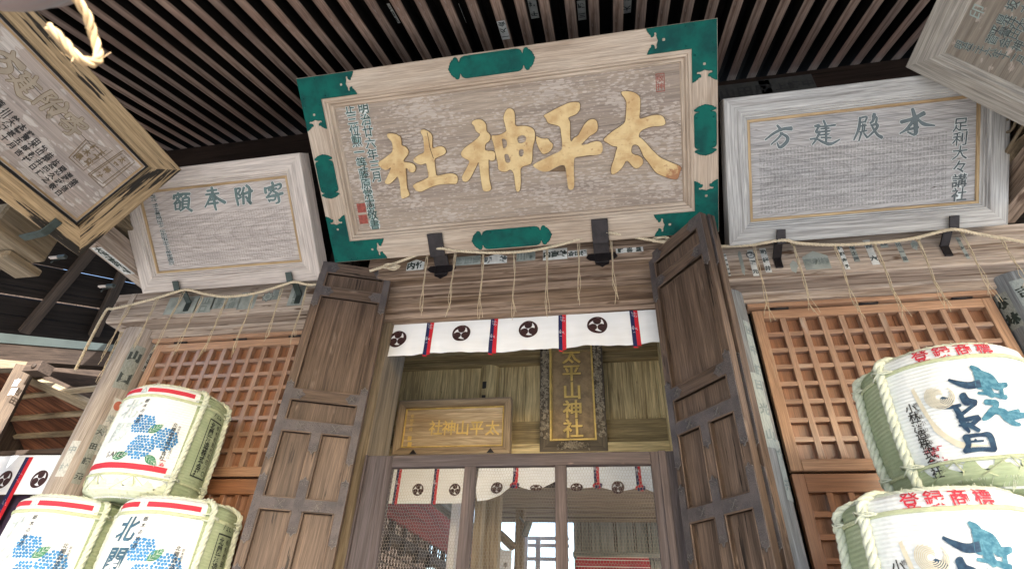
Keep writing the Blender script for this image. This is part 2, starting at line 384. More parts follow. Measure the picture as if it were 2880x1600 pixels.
M['green'] = plain('verdigris_fitting', (.0008, .100, .078), .7, .0, .35, 7, .6, .18, (.002, .050, .046), 45)
M['iron'] = plain('black_iron', (.028, .024, .026), .42, .6, .4, 20, .3)
M['irong'] = plain('grey_green_iron', (.045, .062, .058), .5, .5, .4, 20, .3)
M['fit'] = plain('hammered_fitting', (.125, .108, .108), .45, .35, .4, 8, 1.8, .5, (.075, .068, .072), 150)
M['fite'] = plain('worn_fitting_edge', (.22, .21, .20), .4, .8, .4, 30)
M['gold'] = plain('gold_leaf', (.66, .425, .135), .42, .25, .2, 9, .5, .5, (.46, .235, .075), 70)
M['goldr'] = plain('brown_cut_edge', (.16, .10, .05), .7, 0, .3, 20)
M['goldb'] = plain('bright_gold', (.76, .55, .17), .4, .12, .3, 14, .3)
M['ink'] = plain('verdigris_ink', (.085, .105, .11), .8, 0, .45, 30)
M['inkl'] = plain('pale_ink_edge', (.62, .65, .63), .8, 0, .12, 30)
M['inkg'] = plain('green_ink', (.13, .195, .19), .8, 0, .3, 16)
M['inkd'] = plain('dark_green_ink', (.025, .042, .036), .8, 0, .5, 30)
M['inkb'] = plain('black_ink', (.02, .02, .02), .7, 0, .2, 30)
M['inkbr'] = plain('brown_ink', (.19, .135, .075), .8, 0, .3, 30)
M['sealr'] = plain('faded_red_seal', (.32, .075, .055), .8, 0, .4, 60)
M['pap'] = plain('old_white_paper', (.62, .64, .62), .85, 0, .3, 12)
M['papg'] = plain('stained_green_paper', (.30, .33, .305), .85, 0, .35, 12)
M['pink'] = plain('grey_sticker_ink', (.055, .07, .07), .85, 0, .4, 20)
M['papb'] = plain('bluish_paper', (.36, .42, .43), .6, 0, .3, 9)
M['straw'] = plain('straw_rope', (.62, .53, .38), .85, 0, .3, 40, .4)
M['strawt'] = plain('straw_strand', (.56, .47, .33), .85, 0, .3, 40)
M['cloth'] = cloth('white_curtain_cloth', (.79, .83, .87))
M['maroon'] = plain('maroon_dye', (.035, .009, .010), .8, 0, .3, 8)
M['navy'] = plain('navy_cord', (.006, .012, .075), .8, 0, .2, 30)
M['red'] = plain('red_cord', (.52, .008, .022), .8, 0, .2, 30)
M['whitet'] = plain('white_thread', (.62, .62, .70), .8)
M['wire'] = plain('galvanised_wire', (.42, .37, .32), .5, .4, .3, 30)
M['mat'] = plain('straw_mat_white', (.72, .72, .69), .8, 0, .10, 12, .6, .3)
M['carpet'] = plain('red_carpet', (.40, .01, .025), .8, 0, .3, 8)
M['redw'] = wood('vermilion_wood', (.30, .030, .022), (.15, .015, .012), (.24, .025, .02))
M['greyw'] = wood('grey_green_board', (.30, .34, .325), (.14, .17, .16), (.26, .30, .29))
M['tanw'] = wood('tan_post', (.34, .27, .175), (.18, .135, .08), (.29, .24, .16))
M['eaved'] = wood('side_beam_dark', (.045, .032, .024), (.018, .012, .009), (.033, .023, .018), spec=.2)
M['latbar'] = wood('lattice_bar_cedar', (.42, .27, .19), (.23, .135, .088), (.34, .20, .135), st=(.44, .78), fine=.22, rough=.28, bump=.2, spec=1., spots=((.50, .40, .33), .58, .76, .7))  # bars paler than the backing: a whitish sheen put into the colour
M['sidepost'] = wood('side_post_wood', (.115, .078, .048), (.05, .032, .02), (.09, .06, .036))
M['white'] = plain('white_paint', (.78, .78, .79), .6, 0, .06, 5)
M['steel'] = plain('grey_steel', (.055, .07, .067), .45, .3, .2, 3)
M['gravel'] = plain('pale_gravel', (.485, .49, .49), .9, 0, .25, 3, .6)
M['bell'] = plain('old_bronze_bell', (.14, .21, .24), .5, .2, .3, 3, .1, .5, (.20, .13, .12))
# woven straw of the barrels: fine horizontal reed rows
def reed(name, a, b, freq=70.):
    k = NM(name); sx = k.n('ShaderNodeSeparateXYZ'); k.l(k.co, sx.inputs[0])
    wv = k.ma('SINE', k.ma('MULTIPLY', sx.outputs[0], freq*6.283)); wu = k.ma('SINE', k.ma('MULTIPLY', sx.outputs[1], 260.))
    n = k.noise(k.co, 9., 4); f = k.noise(k.co, (300, 40, 40), 3)
    c = k.mix(k.step(n, .35, .7), a, b); c = k.mix(k.step(f, .45, .75), c, tuple(x*.86 for x in a))
    c = k.mix(k.ma('MULTIPLY', k.step(wv, -.9, -.2), 1.), k.mix(1., c, (.93, .94, .93), 'MULTIPLY'), c)
    k.bump(k.ma('ADD', wv, k.ma('MULTIPLY', wu, .25)), .30, .003); return k.done(c, .8, 0, .3)
M['reedw'] = reed('white_straw_mat', (.765, .80, .815), (.71, .745, .755))
M['reedg'] = reed('green_rush_mat', (.33, .40, .255), (.40, .46, .31), 60)
M['cord'] = plain('pale_green_cord', (.50, .55, .36), .85, 0, .25, 40)
M['ropew'] = plain('pale_straw_rope', (.62, .665, .55), .9, 0, .22, 60, .6)
M['blue'] = plain('printed_blue', (.04, .235, .52), .75, 0, .3, 25)
M['navyp'] = plain('printed_navy', (.008, .030, .072), .75, 0, .5, 60, 0, .4, (.03, .08, .14))
M['teal'] = plain('printed_teal', (.018, .115, .19), .75, 0, .5, 60, 0, .4, (.09, .25, .33))
M['leaf'] = plain('printed_green', (.06, .22, .12), .75, 0, .3, 30)
M['redp'] = plain('printed_red', (.52, .025, .05), .75, 0, .25, 40)
M['beige'] = plain('printed_beige', (.64, .60, .48), .8, 0, .15, 30)
M['gtext'] = plain('printed_dark', (.03, .04, .03), .8, 0, .3, 40)
# ---------------------------------------------------------------- the setting
g = MB(); g.box(W, -60, 60, -60, 60, -.4, 0, bev=.001); tag(g.build('ground', M['gravel'], origin=(0, 0, 0)), 'pale gravel ground round the shrine', 'ground', kind='structure')
g = MB(); g.box(W, -3.9, 2.7, -.95, .9, .5, .92); g.box(W, -3.9, 2.7, .905, 6.0, .5, .9); tag(g.build('floor', M['beam'], origin=(0, 0, 0)), 'raised wooden floor of the worship hall', 'floor', kind='structure')

# roof of the worship porch: rafters, soffit, covering
RS = math.tan(R(24.)); RZ = lambda y: 5.50+RS*(y+.2)
rdir = np.array([0, math.cos(R(24.)), math.sin(R(24.))]); rup = np.array([0, -math.sin(R(24.)), math.cos(R(24.))])
RF = Fr((0, -.2, 5.5), (1, 0, 0), rdir, rup)
roof = thing('porch_roof', 'wide porch roof with a blackened board ceiling above the rafters', 'roof', (-.6, -2.4, 4.4))
g = MB()
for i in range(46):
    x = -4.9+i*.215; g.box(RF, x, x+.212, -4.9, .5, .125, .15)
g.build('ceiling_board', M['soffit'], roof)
g = MB(); g.box(RF, -4.95, 5.2, -5.0, .6, .16, .34); g.build('roof_covering', M['dark'], roof)
def on_roof(px, py, z=0.): q = onP(px, py, RF.o+RF.ez*z, -RF.ez)-RF.o; return q @ RF.ex, q @ RF.ey
xa = on_roof(1530, 0)[0]; xb = on_roof(497, 152)[0]; RSP = abs(xa-xb)/17
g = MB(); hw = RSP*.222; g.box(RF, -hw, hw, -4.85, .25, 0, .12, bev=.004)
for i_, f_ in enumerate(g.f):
    p_ = [np.array(g.v[k]) for k in f_]; n_ = np.cross(p_[1]-p_[0], p_[2]-p_[0]); g.m[i_] = 1 if abs(n_[0]) > .9*np.linalg.norm(n_) else 0  # shade painted on the side faces, bare wood elsewhere
raf = g.build('rafter', [M['rafter'], M['sideshade']], origin=RF.p(0, -2.2, .06)); base = np.array(raf['_o'])
RL = 'weathered square rafter, one of many set side by side under the dark porch ceiling'
first = True
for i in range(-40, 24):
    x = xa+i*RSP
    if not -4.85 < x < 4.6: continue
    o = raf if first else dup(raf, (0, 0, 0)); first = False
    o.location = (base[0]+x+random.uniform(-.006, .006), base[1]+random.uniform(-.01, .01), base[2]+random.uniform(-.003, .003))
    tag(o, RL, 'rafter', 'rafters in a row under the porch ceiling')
# stickers on the ceiling between the rafters
def sticker(mb, P, u0, u1, v0, v1, txt, ink=1, vert=True, off=0., cols=1, bold=.03, rough=.004):
    # a paper slip with block lettering; P(u, v, n)
    q = [(u0, v0), (u1, v0), (u1, v1), (u0, v1)]; mb.add([P(a, b, .0012) for a, b in q], [(0, 1, 2, 3)], 0)
    n = len(txt); w_, h_ = u1-u0, v1-v0
    if vert: s = min(h_/n*.94, w_*.92); mb.text(lambda a, b: P(a, b, .0022), txt, (u0+u1)/2, v1-h_/n/2, s, ink, True, h_/n/s, bold)
    else: s = min(w_/n*.94, h_*.92); mb.text(lambda a, b: P(a, b, .0022), txt, u0+w_/n/2, (v0+v1)/2, s, ink, False, w_/n/s, bold)
g = MB()
for px, py, t in ((1422, 85, '一久会'), (1636, 30, '三勝'), (1764, 10, '大熊'), (1100, 40, '吉田講'), (1500, 25, '千社'), (1290, 40, '日光')):
    z = .0 if px == 1422 else .118
    a, b = on_roof(px, py, z)
    if px == 1422: a = xa+round((a-xa)/RSP)*RSP
    P = lambda u, v, n, z=z: RF.p(u, v, z-n)
    sticker(g, lambda u, v, n: P(u, v, n), a-.028, a+.028, b-.10, b+.10, t)
g.build('votive_slip', [M['pap'], M['pink']], roof)

# dark girder and upper wall behind the boards
gd = MB(); gd.box(W, -4.6, 4.2, -.26, -.02, 5.18, 5.46); girder = gd.build('girder', M['girder']); tag(girder, 'dark brown girder high up where the rafters end', 'beam')
g = MB()
for px, py, t in ((2095, 258, '山田屋'), (2215, 242, '村上講中')):
    q = onY(px, py, -.26); sticker(g, lambda u, v, n: np.array((u, -.26-n, v)), q[0]-.2, q[0]+.2, q[2]-.11, q[2]+.11, t, vert=False)
g.build('votive_slip', [plain('dimmed_slip', (.05, .05, .045), .9), M['inkb']], girder)  # slip paper darkened to stand for the dimness under the roof
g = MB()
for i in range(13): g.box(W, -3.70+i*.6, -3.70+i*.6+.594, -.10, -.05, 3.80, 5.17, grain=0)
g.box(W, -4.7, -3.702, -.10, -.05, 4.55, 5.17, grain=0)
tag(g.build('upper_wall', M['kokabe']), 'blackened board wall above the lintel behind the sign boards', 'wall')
g = MB(); g.tube([(-1.97, -.12, 3.8), (-1.97, -.12, 5.2)], .12, 20); tag(g.build('strut', M['beamd']), 'short dark strut between the left and middle sign boards', 'post')

# head beams
def profile_beam(name, label, x0, x1, pts, mat, endcut=0.):
    # pts: profile (y, z) from the upper front edge round to the back
    mb = MB(); fr = Fr((x0, 0, 0), (0, 1, 0), (0, 0, 1), (1, 0, 0)); rnd = [random.uniform(-9, 9) for _ in range(2)]
    n = len(pts); N = 14
    for i in range(n):
        a, b = pts[i], pts[(i+1) % n]; V = []; G = []
        s = sum(math.hypot(pts[k+1][0]-pts[k][0], pts[k+1][1]-pts[k][1]) for k in range(i))
        for k in range(N+1):
            x = x0+(x1-x0)*k/N
            for q, d in ((a, 0), (b, math.hypot(b[0]-a[0], b[1]-a[1]))): V.append((x, q[0], q[1])); G.append((x+rnd[0]+i*3.1, s+d+rnd[1]+i*.9, 0))
        mb.add(V, [(2*k, 2*k+2, 2*k+3, 2*k+1) for k in range(N)], 0, G)
    for x, s in ((x0, 1), (x1, -1)):
        T = tessellate_polygon([[Vector((p[0], p[1], 0)) for p in pts]])
        mb.add([(x, p[0], p[1]) for p in pts], T, 0, [(p[0]*3+rnd[1], p[1]*3, 5+x) for p in pts])
    o = mb.build(name, mat); bm = bmesh.new(); bm.from_mesh(o.data); bmesh.ops.recalc_face_normals(bm, faces=bm.faces); bm.to_mesh(o.data); bm.free()
    return tag(o, label, 'beam')
rb = lambda y0, z0, y1, z1: [(y0+.012, z0), (y0+.004, z0+.004), (y0, z0+.012)]     # rounded lower front arris
def side_prof(zt): return [(.06, zt), (-.22, zt), (-.22, 3.575), (-.217, 3.572), (-.22, 3.569), (-.22, 3.525), (-.214, 3.513), (-.205, 3.51), (-.07, 3.513), (-.058, 3.506), (-.055, 3.498), (-.055, 3.452), (-.049, 3.446), (.06, 3.446)]
beam_l = profile_beam('head_beam', 'pale weathered head beam over the left lattice, with faded green slips', -3.81, -1.86, side_prof(3.765), M['beam'])
beam_r = profile_beam('head_beam', 'pale grey head beam over the right lattice, covered in paper slips', .66, 3.4, side_prof(3.79), M['beam'])
cp = [(.04, 3.99), (-.24, 3.99), (-.24, 3.735), (-.233, 3.722), (-.222, 3.718), (-.118, 3.725), (-.106, 3.718), (-.10, 3.705), (-.10, 3.622), (-.094, 3.617), (-.10, 3.612),
      (-.104, 3.58), (-.106, 3.54), (-.10, 3.49), (-.088, 3.455), (-.07, 3.44), (.04, 3.44)]
beam_c = profile_beam('lintel', 'brown moulded lintel above the white curtain of the middle doorway', -1.70, .52, cp, M['beamc'])
# left beam notch strap
g = MB(); fr = XZ(-.2215); a = onY(372, 845, -.22); g.box(fr, a[0]-.028, a[0]+.02, 3.545, 3.762, 0, .006); g.build('wood_patch', M['beam'], beam_l)

# pillars
def pillar(x, r, z1, mat, label, y=0.0):
    mb = MB(); mb.lathe((x, y, 0), [(r, .92), (r, z1)], 40); o = mb.build('pillar', mat); return tag(o, label, 'pillar')
PL = pillar(-3.643, .135, 3.52, M['postl'], 'pale round pillar left of the left lattice, plastered with slips')
PM = pillar(-1.95, .135, 3.8, M['postb'], 'round pillar hidden behind the folded left door')
PR = pillar(.76, .135, 3.8, M['postb'], 'blue grey round pillar between the right door and the right lattice')
PF = pillar(2.452, .140, 3.52, M['postb'], 'round pillar at the far right with a torn green slip')
def on_pillar(x, r, y=0.0):
    return lambda u, v, n, x=x, r=r, y=y: np.array((x+(r+n+.001)*math.sin(u/r), y-(r+n+.001)*math.cos(u/r), v))
def curved_slip(mb, P, u0, u1, v0, v1, txt, mat=0, ink=1, bold=.03):
    mb.grid(lambda s, t: P(u0+(u1-u0)*s, v0+(v1-v0)*t, .0012), 8, 8, mat, False)
    n = len(txt); h = (v1-v0)/max(n, 1)
    if txt: sz = min(h*.92, (u1-u0)*.9); mb.text(lambda a, b: P(a, b, .0026), txt, (u0+u1)/2, v1-h/2, sz, ink, True, h/sz, bold)
def cyl_uv(px, py, x, r, y=0.0):
    d = ray(px, py); a = d[0]**2+d[1]**2; ox, oy = CAM[0]-x, CAM[1]-y; b = 2*(ox*d[0]+oy*d[1]); c = ox*ox+oy*oy-r*r
    t = (-b-math.sqrt(max(0, b*b-4*a*c)))/(2*a); p = CAM+d*t; return math.atan2(p[0]-x, -(p[1]-y))*r, p[2]
P = on_pillar(-3.643, .135); g = MB()
u, v = cyl_uv(372, 1020, -3.643, .135)
curved_slip(g, P, u-.05, u+.045, v-.21, v+.14, '山口', 2, 1, .07)
u, v = cyl_uv(425, 995, -3.643, .135); curved_slip(g, P, u-.018, u+.024, v-.15, v+.13, '宮久小山屋')
u, v = cyl_uv(322, 1160, -3.643, .135); curved_slip(g, P, u-.032, u+.034, v-.30, v+.10, '　栄光会', 3, 4)
g.add([P(u+.026*math.cos(t), v+.05+.034*math.sin(t), .0032) for t in np.linspace(0, 6.28, 25)[:-1]], [tuple(range(24))], 5)
u, v = cyl_uv(262, 1250, -3.643, .135); curved_slip(g, P, u-.02, u+.03, v-.26, v+.14, '大田講元', 2, 1)
u, v = cyl_uv(200, 1280, -3.643, .135); curved_slip(g, P, u-.04, u+.02, v-.14, v+.10, '中村', 3, 4)
u, v = cyl_uv(318, 990, -3.643, .135); curved_slip(g, P, u-.03, u+.03, v-.16, v+.12, '', 3, 4)
g.build('votive_slip', [M['pap'], M['pink'], M['papg'], M['pap'], M['papb'], plain('faded_vermilion', (.50, .16, .11), .8)], PL)
P = on_pillar(.76, .135); g = MB()
for px, py, hh, t in ((2120, 985, .20, '田中講'), (2150, 1150, .22, '日光山'), (2205, 1320, .16, '今井'), (2150, 1390, .2, '')):
    u, v = cyl_uv(px, py, .76, .135); curved_slip(g, P, u-.04, u+.035, v-hh, v+hh, t, 0, 1)
g.build('votive_slip', [M['papb'], plain('faded_slip_ink', (.22, .28, .30), .8)], PR)
P = on_pillar(2.452, .140); g = MB()
u, v = cyl_uv(2830, 870, 2.452, .14); curved_slip(g, P, u-.035, u+.045, v-.13, v+.10, '小林', 0, 1, .08)
u, v = cyl_uv(2870, 825, 2.452, .14); curved_slip(g, P, u-.02, u+.06, v-.08, v+.09, '吉', 2, 1)
g.build('votive_slip', [M['papg'], M['inkd'], M['papb']], PF)

# lattice shutters of the side bays
def shutter(x0, x1, z0, z1, label, gx, gz, hinges, low=None):
    t = thing('lattice_shutter', label, 'shutter', ((x0+x1)/2, 0, z0)); fr = XZ(0.0)
    fw = .062
    g = MB(); g.box(fr, x0, x0+fw, z0, z1, -.035, .012); g.box(fr, x1-fw, x1, z0, z1, -.035, .012)
    g.box(fr, x0+fw, x1-fw, z1-fw, z1, -.035, .0115); g.box(fr, x0+fw, x1-fw, z0, z0+fw, -.035, .0115); g.build('frame', M['lathead'], t)
    g = MB(); nx = round((x1-x0-2*fw)/gx); nz = round((z1-z0-2*fw)/gz); dx = (x1-x0-2*fw)/nx; dz = (z1-z0-2*fw)/nz; bw = .0175
    for i in range(1, nx): x = x0+fw+i*dx; g.box(fr, x-bw, x+bw, z0+fw, z1-fw, -.034, .006, bev=.002)
    for k in range(1, nz):
        z = z0+fw+k*dz
        for i in range(nx): g.box(fr, x0+fw+i*dx+(bw if i else 0), x0+fw+(i+1)*dx-(bw if i < nx-1 else 0), z-bw*.8, z+bw*.8, -.034, .0035, bev=.0015)
    g.build('lattice', M['latbar'], t)
    g = MB(); nb = 5
    for i in range(nb): a = x0+.02+(x1-x0-.04)*i/nb; g.box(fr, a, a+(x1-x0-.04)/nb-.002, z0+.02, z1-.02, -.052, -.0345, grain=1)
    g.build('backing_board', M['lattice'], t)
    for px, py in hinges:
        q = onY(px, py, -.012); h = MB(); h.tube([(q[0]-.055, -.018, z1+.004), (q[0]+.055, -.018, z1+.004)], .0085, 10); h.build('hinge', M['iron'], t)
    return t
shutter(-3.475, -1.90, 2.395, 3.408, 'orange cedar lattice shutter behind the left sake barrels', .112, .111, ((509, 967), (676, 957), (832, 949)))
shutter(.925, 2.30, 2.395, 3.408, 'orange cedar lattice shutter behind the right sake barrels', .114, .111, ((2192, 874), (2442, 858), (2704, 841)))
def lower_shutter(x0, x1, label):
    t = thing('lower_shutter', label, 'shutter', ((x0+x1)/2, 0, .93)); fr = XZ(.012); z0, z1, fw = .93, 2.383, .062
    g = MB(); g.box(fr, x0, x0+fw, z0, z1, -.035, .012); g.box(fr, x1-fw, x1, z0, z1, -.035, .012); g.box(fr, x0+fw, x1-fw, z1-.095, z1, -.035, .0115); g.box(fr, x0+fw, x1-fw, z0, z0+fw, -.035, .0115); g.build('frame', M['lattice'], t)
    g = MB(); nx = round((x1-x0)/.11); dx = (x1-x0-2*fw)/nx; nz = 12; dz = (z1-.095-z0-fw)/nz
    for i in range(1, nx): g.box(fr, x0+fw+i*dx-.016, x0+fw+i*dx+.016, z0+fw, z1-.095, -.034, .004, bev=.002)
    for k in range(1, nz):
        for i in range(nx): g.box(fr, x0+fw+i*dx+(.016 if i else 0), x0+fw+(i+1)*dx-(.016 if i < nx-1 else 0), z0+fw+k*dz-.014, z0+fw+k*dz+.014, -.034, .0015, bev=.0015)
    g.build('lattice', M['lattice'], t); g = MB(); g.box(fr, x0+.02, x1-.02, z0+.02, z1-.02, -.05, -.0345, grain=1); g.build('backing_board', M['lattice'], t)
lower_shutter(-3.475, -1.90, 'darker lower lattice panel under the left shutter')
lower_shutter(.925, 2.30, 'darker lower lattice panel under the right shutter')
for x0, x1, s in ((-3.50, -1.84, 'left'), (.90, 2.325, 'right')):
    g = MB(); g.box(XZ(-.012), x0, x1, 3.416, 3.4455, -.05, .03); tag(g.build('shutter_head', M['lathead']), 'slim orange cedar rail above the %s lattice shutter' % s, 'rail')

# wall of the side bays behind / beside, closing the hall
g = MB(); g.box(W, -3.6, -1.95, .14, .18, .92, 3.6); g.box(W, .76, 2.6, .14, .18, .92, 3.6); tag(g.build('side_bay_wall', M['dark']), 'plain board wall behind the two lattice bays', 'wall')

# folding doors ---------------------------------------------------------------
def door_leaf(name, label, o, e1, width, zt, flip, thick=.045):
    # local: x from the hinge outwards, y up (0 at the top), z towards the viewer
    ez = np.array([e1[1], -e1[0], 0.]); ez = ez if ez[1] < 0 else -ez
    fr = Fr((o[0], o[1], zt), e1, (0, 0, 1), ez); t = thing(name, label, 'door', (o[0]+e1[0]*width/2, o[1]+e1[1]*width/2, .95)); H = zt-.95; Wd = width
    S = .058; rails = [(0, .095), (.205, .292), (.975, 1.055), (1.172, 1.25), (1.615, 1.69), (2.06, 2.14), (2.70, H)]; c0, c1 = Wd/2-.038, Wd/2+.038
    g = MB()
    g.box(fr, 0, S, -H, 0, -thick, 0); g.box(fr, Wd-S, Wd, -H, 0, -thick, 0)
    for a, b in rails: g.box(fr, S, Wd-S, -b, -a, -thick, -.0005)
    for (a, b) in ((1.25, 1.615), (1.69, 2.06), (2.14, 2.70)): g.box(fr, c0, c1, -b, -a, -thick, -.001)
    g.build('door_frame', M['door'], t)
    cells = [(S, Wd-S, .095, .205), (S, Wd-S, .292, .975), (S, Wd-S, 1.055, 1.172)]
    for a, b in ((1.25, 1.615), (1.69, 2.06), (2.14, 2.70)): cells += [(S, c0, a, b), (c1, Wd-S, a, b)]
    for a, b, c, d in cells:
        g = MB(); g.box(fr, a, b, -d, -c, -thick+.004, -.026, grain=1, bev=.001); pn = g.build('door_panel', M['door'], t)
        g = MB(); m_ = .009                    # lipping round the panel
        for (x0, x1, y0, y1) in ((a-m_, b+m_, -c, -c+m_), (a-m_, b+m_, -d-m_, -d), (a-m_, a, -d, -c), (b, b+m_, -d, -c)): g.box(fr, x0, x1, y0, y1, -.02, .004, bev=.003)
        g.build('panel_lip', M['door'], pn)
    def tipped(x0, x1, y0, y1, tb=True, tt=True):     # vertical plate with cusped ends
        w_ = x1-x0; e = .55*w_; f = lambda q: x0+w_*q
        top = [(f(1), y1), (f(.93), y1+e*.28), (f(.70), y1+e*.30), (f(.62), y1+e*.62), (f(.5), y1+e), (f(.38), y1+e*.62), (f(.30), y1+e*.30), (f(.07), y1+e*.28), (f(0), y1)] if tt else [(f(1), y1), (f(0), y1)]
        bot = [(f(0), y0), (f(.07), y0-e*.28), (f(.30), y0-e*.30), (f(.38), y0-e*.62), (f(.5), y0-e), (f(.62), y0-e*.62), (f(.70), y0-e*.30), (f(.93), y0-e*.28), (f(1), y0)] if tb else [(f(0), y0), (f(1), y0)]
        return top+bot
    def swap(l): return [(b, a) for a, b in l]
    g = MB(); ed = MB()
    def plate(loop, h, tips=()):
        g.prism(fr, [loop], 0, h)
    def curl(x, y, s, ax):                           # small chased sprig: two crossing scrolls
        for q in (1, -1):
            pts = []
            for k in range(9):
                t = k/8-.5; pts.append((x+s*1.5*t*(1 if ax else q), y+q*s*.75*math.sin(t*3.0) if ax else y+s*1.5*t))
            ed.tube([fr.p(a, b, .0062) for a, b in pts], .0016, 5)
            for e_ in (pts[0], pts[-1]):
                ed.tube([fr.p(e_[0]+.009*math.cos(k*.9)*(.3+k*.1), e_[1]+.009*math.sin(k*.9)*(.3+k*.1), .0062) for k in range(7)], .0013, 5)
    def vee(x0, x1, y, s):                           # bright worn cusp edge
        w_ = x1-x0; f = lambda q: x0+w_*q; e = .55*w_*s
        ed.tube([fr.p(a, b, .006) for a, b in ((f(.02), y+e*.1), (f(.1), y+e*.30), (f(.3), y+e*.32), (f(.38), y+e*.62), (f(.5), y+e), (f(.62), y+e*.62), (f(.7), y+e*.32), (f(.9), y+e*.30), (f(.98), y+e*.1))], .0017, 5)
        for q in (.3, .7): ed.tube([fr.p(f(q)+.007*math.cos(k), y-s*.012+.007*math.sin(k), .006) for k in range(6)], .0013, 5)
    B = S-.012
    for (x0, x1) in ((.002, B), (Wd-B, Wd-.002)):
        plate(tipped(x0, x1, -.36, -.003, True, False), .0045); vee(x0, x1, -.36, -1)
        for a, b in ((-1.40, -.95), (-1.84, -1.52), (-2.3, -1.98)):
            plate(tipped(x0, x1, a, b), .0045); vee(x0, x1, a, -1); vee(x0, x1, b, 1)
    for a, b, full in ((0, .09, 0), (.21, .287, 0), (.98, 1.05, 0), (1.18, 1.245, 1), (1.62, 1.686, 1), (2.065, 2.135, 1)):
        if full: plate([(B, -b), (Wd-B, -b), (Wd-B, -a), (B, -a)], .0035); [curl(Wd*q, -(a+b)/2, .024, 1) for q in (.30, .70)]
        else:
            L_ = .055
            plate(swap(tipped(-b, -a, B-.002, B+L_, False, True)) if False else [(B, -b), (B+L_, -b), (B+L_+.012, -b*.7-a*.3), (B+L_+.03, -(a+b)/2), (B+L_+.012, -b*.3-a*.7), (B+L_, -a), (B, -a)], .0035)
            plate([(Wd-B, -a), (Wd-B-L_, -a), (Wd-B-L_-.012, -b*.3-a*.7), (Wd-B-L_-.03, -(a+b)/2), (Wd-B-L_-.012, -b*.7-a*.3), (Wd-B-L_, -b), (Wd-B, -b)], .0035)
            for s in (0, 1): curl(B+L_*.75 if s == 0 else Wd-B-L_*.75, -(a+b)/2, .016, 0)
    for a, b in ((-1.345, -1.245), (-1.79, -1.53), (-2.24, -1.99)):
        plate(tipped(c0+.012, c1-.012, a, b, True, b < -1.3), .0042); vee(c0+.012, c1-.012, a, -1)
        if b < -1.3: vee(c0+.012, c1-.012, b, 1)
    g.build('metal_fitting', M['fit'], t); ed.build('fitting_scroll', M['fite'], t)
    return t, fr
ol = np.array([-1.522, -.2]); el = np.array([-1.973+1.522, -.375+.2, 0]); el /= np.linalg.norm(el)
nl = np.array([el[1], -el[0], 0]); nl = nl if nl[1] < 0 else -nl
door_leaf('folding_door', 'dark panelled folding door left of the mesh screen, metal fitted', ol, el, .50, 3.811, False)
door_leaf('folding_door', 'rear leaf folded behind the left panelled door', ol-nl[:2]*.055, el, .50, 3.811, False)
orr = np.array([.306, -.2]); er = np.array([.588, -.809, 0]); nr = np.array([er[1], -er[0], 0]); nr = nr if nr[1] < 0 else -nr
door_leaf('folding_door', 'dark panelled folding door right of the mesh screen, metal fitted', orr, er, .505, 3.769, False)
door_leaf('folding_door', 'rear leaf folded behind the right panelled door, seen on edge', orr-nr[:2]*.056+er[:2]*.012, er, .505, 3.768, False)

# jambs
g = MB(); g.box(W, -1.70, -1.508, -.085, .05, .95, 3.438); g.box(W, -1.70, -1.53, .05, .30, .95, 3.8); tag(g.build('door_jamb', M['jamb']), 'light brown jamb at the left side of the doorway', 'jamb')
g = MB(); g.box(W, .345, .60, -.085, .05, .95, 3.438); g.box(W, .365, .60, .05, .30, .95, 3.8); tag(g.build('door_jamb', M['jamb']), 'light brown jamb at the right side of the doorway', 'jamb')
# mesh screen
scr = thing('mesh_screen', 'purplish brown screen of three panes filled with hexagonal wire mesh', 'screen', (-.58, -.12, .93)); fr = XZ(-.12)
g = MB(); zt, zo, zb = 2.479, 2.409, .95
g.box(fr, -1.478, -1.318, zb, zt, -.05, 0); g.box(fr, -1.492, -1.479, zb, zt+.004, -.055, .012); g.box(fr, .186, .33, zb, zt, -.05, 0); g.box(fr, .23, .27, zb, zt, .0005, .012)
g.box(fr, -1.318, .186, zo, zt, -.045, -.001); g.box(fr, -.869, -.80, zb, zo, -.045, -.002); g.box(fr, -.343, -.279, zb, zo, -.045, -.002)
g.build('screen_frame', M['stile'], scr)
for a, b in ((-1.318, -.869), (-.80, -.343), (-.279, .186)):
    g = MB(); cw, chh = .0155, .0215; nx = int((b-a)/cw)+2; nz = int((zo-1.75)/(chh*.75))+1
    def wob(x, z): return (x+.002*math.sin(z*31+x*17), z+.002*math.sin(x*43+z*9))
    for j in range(nz):
        for i in range(nx):
            cx = a+(i+(.5 if j % 2 else 0))*cw; cz = zo-j*chh*.75
            pt = [(cx-cw/2, cz-chh*.25), (cx-cw/2, cz+chh*.25), (cx, cz+chh*.5), (cx+cw/2, cz+chh*.25)]
            for k in range(3):
                p, q = pt[k], pt[k+1]
                if min(p[0], q[0]) < a-.004 or max(p[0], q[0]) > b+.004 or max(p[1], q[1]) > zo+.004: continue
                p, q = wob(*p), wob(*q); g.tube([fr.p(p[0], p[1], -.02), fr.p(q[0], q[1], -.02)], .0007, 3, 0, False)
    g.build('wire_mesh', M['wire'], scr)

